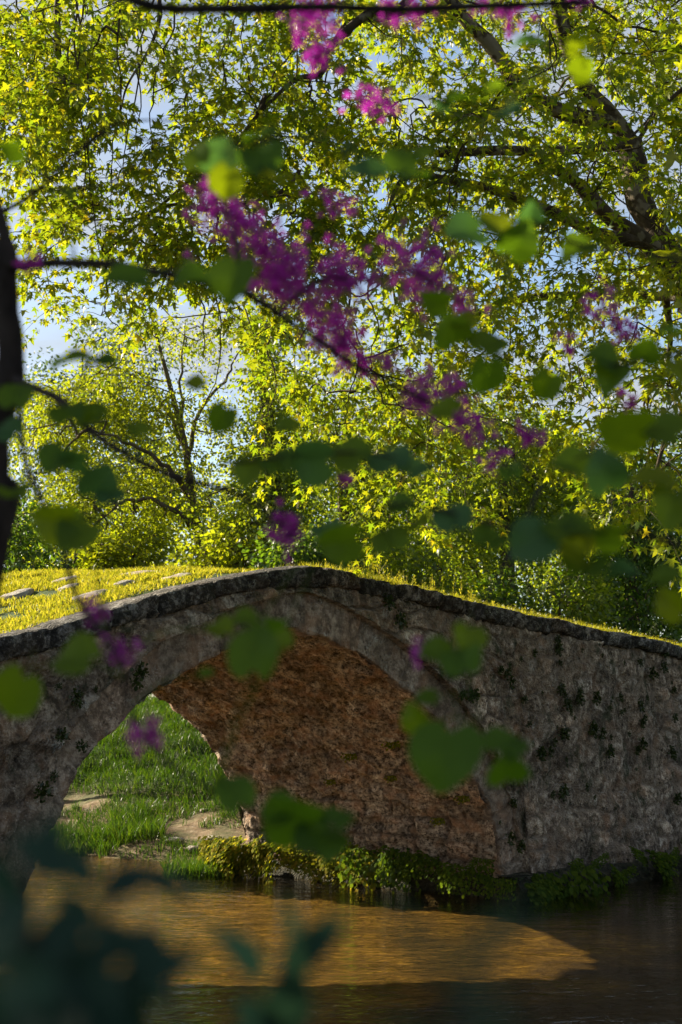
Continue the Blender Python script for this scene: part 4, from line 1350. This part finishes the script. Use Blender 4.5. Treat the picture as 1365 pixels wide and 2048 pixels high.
def heart(n=26):
    a = np.linspace(0, 2 * np.pi, n, endpoint=False)
    r_ = 1.0 - 0.52 * np.exp(-((a - np.pi * 1.5) / .26) ** 2) + 0.16 * np.exp(-((a - np.pi * .5) / .24) ** 2) + .05 * np.exp(-((a - np.pi * 1.2) / .3) ** 2)
    x, y = r_ * np.cos(a) * 1.03, r_ * np.sin(a) + 0.05
    rings = [np.stack([x * q_, y * q_, 0.30 * np.abs(x * q_) - .20 * (y * q_) ** 2 + .07 * np.sin(3 * a + .6) * q_ ** 2], 1) for q_ in (1, .66, .33)]
    V_ = np.concatenate(rings + [np.zeros((1, 3))])
    i = np.arange(n)
    j = (i + 1) % n
    quads_ = np.concatenate([np.stack([k * n + i, k * n + j, (k + 1) * n + j, (k + 1) * n + i], 1) for k in (0, 1)])
    tris_ = np.stack([2 * n + i, 2 * n + j, np.full(n, 3 * n)], 1)
    # leaf stalk
    st = resample([(0, -.68, -.05), (0, -1.1, -.12), (.1, -1.6, -.1)], 5)
    tv2, tf2 = tubes(st[None], np.full((1, 5), .025), 4)
    return merge([(V_, [quads_, tris_]), (tv2, [tf2])])


HV, HF = heart()
# u, v, half width px, depth, tilt about the picture's x, roll in the picture
LV = [(395, 315, 45, 2.3, 20, 30), (437, 320, 48, 2.35, -20, -20), (455, 358, 46, 2.25, 30, 160), (522, 320, 60, 2.3, 25, 20), (548, 355, 46, 2.3, 55, -30), (525, 272, 46, 2.35, 62, 80), (735, 345, 62, 2.3, 50, 70), (800, 325, 46, 2.4, 20, 10), (824, 352, 42, 2.3, 58, -50), (845, 308, 22, 2.4, 20, 30),
      (1015, 225, 38, 2.6, 45, 40), (1000, 182, 34, 2.6, 50, 90), (925, 200, 46, 2.6, 60, 100), (885, 212, 22, 2.6, 20, 0), (1160, 138, 36, 2.4, 52, -40), (1155, 92, 30, 2.4, 55, 20), (1062, 86, 42, 2.6, 70, 80),
      (268, 556, 62, 2.3, 45, 100), (396, 562, 52, 2.3, 50, 90), (468, 550, 62, 2.2, 10, 170), (440, 585, 45, 2.3, 55, 100), (25, 298, 38, 2.5, 60, 90), (125, 388, 32, 2.6, 55, 30), (150, 722, 55, 2.3, 68, 100), (202, 728, 40, 2.3, 60, 60),
      (135, 828, 42, 2.3, 35, 20), (188, 836, 50, 2.3, 40, 110), (32, 795, 46, 2.4, 30, 0), (20, 862, 38, 2.4, 30, 60), (28, 985, 36, 2.5, 50, 20), (115, 912, 46, 2.2, 25, 150), (155, 920, 40, 2.2, 50, 80), (195, 972, 52, 2.2, 30, -30), (222, 992, 32, 2.2, 40, 20), (118, 1040, 62, 2.0, 35, 90), (158, 1062, 55, 2.0, 20, 140), (390, 770, 30, 2.6, 40, 60), (275, 860, 34, 2.5, 40, 20),
      (445, 832, 40, 2.5, 20, 150), (575, 856, 38, 2.5, 45, 90), (500, 936, 44, 2.4, 25, 170), (552, 930, 44, 2.4, 35, 30), (632, 922, 56, 2.4, 30, 90), (705, 912, 56, 2.4, 25, 60), (780, 922, 52, 2.4, 40, 30), (830, 938, 46, 2.4, 45, -40),
      (932, 645, 42, 2.4, 50, 70), (905, 668, 46, 2.4, 40, 30), (978, 690, 52, 2.4, 40, -40), (972, 745, 50, 2.5, 30, 180), (1096, 765, 42, 2.5, 20, 150), (1032, 485, 52, 2.4, 40, -30), (940, 462, 56, 2.4, 25, 100), (990, 450, 50, 2.4, 30, 20), (1060, 432, 30, 2.5, 50, 0), (1162, 498, 46, 2.5, 30, 120), (880, 603, 40, 2.6, 50, 80),
      (1212, 722, 46, 2.4, 30, 60), (1226, 748, 52, 2.4, 30, 160), (1290, 708, 38, 2.4, 45, -30), (1350, 668, 42, 2.4, 60, 70), (1358, 735, 42, 2.4, 30, 180), (892, 820, 42, 2.5, 40, 70), (1022, 945, 32, 2.6, 30, 20),
      (1160, 930, 56, 2.3, 40, 80), (1212, 952, 56, 2.2, 25, 20), (1262, 858, 70, 2.2, 55, 90), (1332, 862, 56, 2.2, 40, 60), (1318, 962, 60, 2.1, 60, 80), (1345, 1005, 64, 2.1, 25, 160), (802, 1012, 40, 2.3, 40, 80), (905, 1040, 48, 2.3, 30, 20), (690, 1082, 58, 2.2, 30, 100), (655, 1062, 40, 2.3, 40, 30), (782, 1082, 48, 2.3, 35, 20), (835, 1050, 30, 2.3, 50, 60), (985, 1082, 50, 2.3, 50, -40),
      (1072, 1082, 58, 2.1, 20, 120), (1122, 1058, 44, 2.1, 40, 30), (1162, 1060, 46, 2.1, 50, 100), (1150, 1098, 60, 2.2, 20, 60), (1168, 1135, 55, 2.2, 55, -5), (1225, 1070, 44, 2.2, 50, 90), (1248, 1150, 42, 2.2, 60, 90), (1335, 1160, 46, 2.1, 50, 80), (1350, 1212, 44, 2.1, 20, 40),
      (510, 1312, 68, 1.95, 12, 0), (560, 1288, 34, 2.0, 40, 50), (440, 1258, 36, 2.2, 45, 40), (500, 1240, 36, 2.2, 50, 90), (556, 1247, 28, 2.2, 50, 80), (415, 1348, 22, 2.2, 55, -40), (156, 1318, 60, 1.9, 40, 80), (38, 1380, 66, 1.9, 15, 150),
      (938, 1272, 40, 2.1, 25, 160), (880, 1306, 42, 2.1, 45, 80), (928, 1325, 48, 2.0, 30, 20), (858, 1396, 30, 2.1, 50, 90), (835, 1440, 38, 2.1, 25, 30), (895, 1500, 72, 1.85, 20, 170), (1012, 1492, 46, 1.9, 50, -40), (1015, 1545, 42, 1.9, 45, 10),
      (470, 1592, 42, 2.0, 30, 20), (590, 1640, 62, 1.9, 40, 60), (640, 1685, 54, 1.9, 45, -30), (676, 1640, 36, 1.9, 55, -20), (560, 1620, 38, 1.9, 40, 90)]


def eul(tilt, roll, swing):
    # local +z of the leaf looks at the camera (-y), then tilt / swing / roll
    return Matrix.Rotation(R(swing), 3, 'Z') @ Matrix.Rotation(R(90 - tilt), 3, 'X') @ Matrix.Rotation(R(roll), 3, 'Z')


me0 = None
extra_parts = []
hn = len(LV)
for i, (u, v, r_, y0, tl, ro) in enumerate(LV):
    m3 = np.array(eul(tl * rng.choice([-1, 1], p=[.25, .75]), ro, rng.uniform(-25, 25)))
    pos = P(u, v, y0)
    if i < 99:
        tw_ = np.concatenate(twig_pts)
        bs_ = np.array([0, -.7, 0]) @ m3.T * (r_ * .92 * y0 / F) + pos
        dd_ = np.linalg.norm(tw_ - bs_, axis=1)
        Vx = (HV * np.array([rng.uniform(.85, 1.1), 1, rng.uniform(.4, 1.8)])) @ m3.T * (r_ * 0.86 * y0 / F) + pos
        q_ = rng.random()
        ml = M_RED_LEAF if v > 1290 else (M_RED_YOUNG if q_ < .3 or (u, v) == (938, 1272) else M_RED_BLUE if q_ > .8 else M_RED_LEAF)
        Vl, Fl = Vx, HF
        if dd_.min() < .30:
            e_ = tw_[dd_.argmin()]
            st_ = resample([bs_, (bs_ + e_) / 2 + np.array([0, 0, .12 * dd_.min()]), e_], 7)
            v2, f2 = tubes(st_[None], np.linspace(.0011, .0017, 7)[None], 5)
            Vl, Fl = merge([(Vx, HF), (v2, [f2])])
        link_mesh('leaf', Vl, Fl, ml, red, True)
    else:
        extra_parts.append((HV @ m3.T * (r_ * y0 / F) + pos, HF))
if extra_parts:
    V, Fc = merge(extra_parts)
    tag(link_mesh('leaves', V, Fc, M_RED_LEAF, red, True), kind='stuff')
# flowers: little pea blossoms in bunches along the twigs
PETAL = (np.array([(0, 0, 0), (.28, .35, .1), (.26, .8, -.05), (0, 1, -.1), (-.26, .8, -.05), (-.28, .35, .1)]), [np.array([[0, 1, 2, 3, 4, 5]])])


def bunch(pxs, spread, n, size=.0108, mat=M_FLOWER):
    pl_ = resample([P(*q_) for q_ in pxs], 30) if len(pxs) > 1 else np.repeat([P(*pxs[0])], 30, 0)
    y0 = pxs[0][2]
    nodes = pl_[rng.integers(0, 30, max(4, n // 9))]
    c = nodes[rng.integers(0, len(nodes), n)] + rng.normal(size=(n, 3)) * spread * y0 / F * np.array([1, 1, 1.15])
    pos = np.repeat(c, 5, 0)
    d = unit(n * 5)
    v_, f_ = scatter(PETAL[0], PETAL[1], pos, rot_from(d, unit(n * 5)), rng.uniform(.7, 1.35, n * 5) * size)
    # flower stalks
    link_mesh('flower_bunch', v_, f_, mat, red)


for pxs, sp_, n in [
    ([(425, 395, 2.7), (465, 460, 2.7)], 24, 75), ([(470, 450, 2.7), (540, 500, 2.7)], 22, 80), ([(540, 500, 2.7), (600, 570, 2.7)], 26, 120), ([(510, 560, 2.7), (640, 600, 2.7)], 22, 80), ([(650, 540, 2.7), (735, 560, 2.7)], 24, 110),
    ([(620, 620, 2.75), (690, 690, 2.75)], 24, 110), ([(690, 690, 2.75), (740, 740, 2.75)], 15, 40), ([(790, 510, 2.8), (880, 530, 2.8)], 24, 90), ([(830, 540, 2.8), (860, 600, 2.8)], 20, 70), ([(920, 605, 2.8), (960, 610, 2.8)], 12, 24),
    ([(830, 770, 2.9), (870, 830, 2.9)], 20, 80), ([(900, 770, 2.9)], 12, 20), ([(930, 840, 2.9), (970, 880, 2.9)], 18, 60), ([(990, 920, 3.0)], 11, 18), ([(1040, 860, 3.0), (1070, 880, 3.0)], 11, 26),
    ([(1190, 600, 3.2), (1250, 670, 3.2)], 16, 60), ([(1150, 700, 3.2), (1140, 680, 3.2)], 12, 18), ([(1262, 800, 3.2)], 10, 16), ([(550, 1030, 2.4), (590, 1080, 2.4)], 16, 46), ([(690, 962, 2.5)], 7, 8), ([(780, 725, 2.7)], 9, 10),
    ([(600, 20, 2.6), (690, 30, 2.6)], 20, 70), ([(595, 70, 2.6), (655, 130, 2.6)], 16, 50), ([(760, 15, 2.6), (860, 20, 2.6)], 16, 44), ([(960, 10, 2.6), (1060, 20, 2.6)], 14, 36), ([(1150, 8, 2.6)], 10, 14), ([(700, 190, 2.9), (780, 210, 2.9)], 16, 30),
    ([(50, 522, 2.6), (75, 525, 2.6)], 9, 12), ([(380, 532, 2.6)], 9, 10), ([(190, 1215, 2.2), (205, 1250, 2.2)], 15, 20), ([(240, 1300, 2.1)], 12, 12), ([(290, 1450, 2.1), (305, 1490, 2.1)], 18, 22), ([(640, 400, 3.0), (700, 420, 3.0)], 16, 24), ([(1020, 60, 2.6)], 8, 8), ([(830, 1300, 2.2)], 10, 5)]:
    bunch(pxs, sp_ * .98, int(n * 1.05))

# ------------------------------------------------------------------ dark shrub at the photographer's feet
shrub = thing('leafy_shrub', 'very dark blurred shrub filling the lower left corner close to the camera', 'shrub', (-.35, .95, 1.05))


def lance():
    t_ = np.linspace(0, 1, 9)
    w_ = .24 * np.sin(np.pi * t_ ** .8) ** .9
    L_ = np.stack([-w_, t_, .18 * t_ ** 2 * -1 + .25 * w_], 1)
    Rr = np.stack([w_, t_, .18 * t_ ** 2 * -1 + .25 * w_], 1)
    m_ = np.stack([t_ * 0, t_, -.18 * t_ ** 2], 1)
    return np.concatenate([L_, m_, Rr]), [np.concatenate([np.stack([np.arange(8), np.arange(8) + 9, np.arange(8) + 10, np.arange(8) + 1], 1), np.stack([np.arange(8) + 9, np.arange(8) + 18, np.arange(8) + 19, np.arange(8) + 10], 1)])]


LCV, LCF = lance()


def lleaf(root, u0, v0, u1, v1, y0, y1, wid=1.0):
    a, b = P(u0, v0, y0 * .8), P(u1, v1, y1 * .8)
    L_ = np.linalg.norm(b - a)
    rt_ = rot_from((b - a)[None], np.array([[rng.normal() * .4, -.75, .6]]))[0]
    link_mesh('leaf', (LCV * np.array([wid, 1, 1])) @ rt_.T * L_ + a, LCF, M_SHRUB, root, True)


def stem(root, pxs, r0, r1):
    pl_ = resample([P(q_[0], q_[1], q_[2] * .8) for q_ in pxs], 14)
    v, f = tubes(pl_[None], np.linspace(r0, r1, 14)[None], 6)
    link_mesh('stem', v, [f], M_DARK_BARK, root, True)


for pxs in [[(60, 2500, .95), (70, 2200, .95), (60, 1900, .95), (70, 1700, .95)], [(180, 2500, 1.0), (190, 2200, 1.0), (190, 1900, 1.0), (260, 1730, 1.0)], [(300, 2500, .95), (290, 2200, .95), (250, 1960, .95)], [(100, 2500, .9), (0, 2200, .9), (-60, 1900, .9)], [(330, 2500, 1.05), (340, 2150, 1.05), (350, 1930, 1.05)]]:
    stem(shrub, pxs, .004, .002)
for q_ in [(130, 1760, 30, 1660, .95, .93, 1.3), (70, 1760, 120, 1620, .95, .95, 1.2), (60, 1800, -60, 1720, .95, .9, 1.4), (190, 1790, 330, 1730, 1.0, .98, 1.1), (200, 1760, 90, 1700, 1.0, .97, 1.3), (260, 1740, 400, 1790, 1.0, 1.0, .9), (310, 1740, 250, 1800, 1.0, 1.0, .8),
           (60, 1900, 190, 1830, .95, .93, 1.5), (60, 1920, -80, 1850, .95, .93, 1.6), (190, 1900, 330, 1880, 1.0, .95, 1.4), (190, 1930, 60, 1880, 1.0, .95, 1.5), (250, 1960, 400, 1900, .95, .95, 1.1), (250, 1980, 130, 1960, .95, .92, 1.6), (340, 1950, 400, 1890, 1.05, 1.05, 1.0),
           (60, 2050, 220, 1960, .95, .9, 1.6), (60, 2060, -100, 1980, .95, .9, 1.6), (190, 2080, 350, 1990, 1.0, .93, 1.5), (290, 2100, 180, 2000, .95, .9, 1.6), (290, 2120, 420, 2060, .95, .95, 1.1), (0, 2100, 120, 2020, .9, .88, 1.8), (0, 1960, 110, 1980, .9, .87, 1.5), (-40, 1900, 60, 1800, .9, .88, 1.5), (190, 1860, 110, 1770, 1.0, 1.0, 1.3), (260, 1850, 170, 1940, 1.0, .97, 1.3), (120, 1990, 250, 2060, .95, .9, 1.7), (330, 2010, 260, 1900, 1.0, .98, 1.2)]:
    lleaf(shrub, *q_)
sprig = thing('leafy_sprig', 'blurred upright green sprig at the bottom of the picture, right of the dark shrub', 'plant', (-.09, 1.0, 1.05))
stem(sprig, [(530, 2600, 1.15), (545, 2200, 1.15), (555, 2000, 1.15), (585, 1880, 1.15)], .005, .003)
for q_ in [(530, 1960, 440, 1850, 1.15, 1.12, .9), (560, 1950, 690, 1830, 1.15, 1.12, .8), (590, 1890, 575, 1790, 1.15, 1.15, .7), (548, 2090, 600, 1930, 1.15, 1.1, 1.0), (545, 2140, 500, 2000, 1.15, 1.1, 1.2)]:
    lleaf(sprig, *q_)
sprig2 = thing('leafy_sprig', 'faint dark sprig blurred low over the shaded water on the right', 'plant', (.1, .7, 1.05))
stem(sprig2, [(940, 3000, .62), (930, 2300, .62), (900, 2050, .62), (890, 1950, .62)], .003, .002)
for q_ in [(890, 1960, 780, 1800, .62, .62, .6), (895, 1960, 1060, 1800, .62, .6, .6), (900, 2040, 1010, 1960, .62, .6, .9), (915, 2150, 1040, 2040, .62, .6, .9), (915, 2150, 790, 2060, .62, .6, .8)]:
    lleaf(sprig2, *q_)
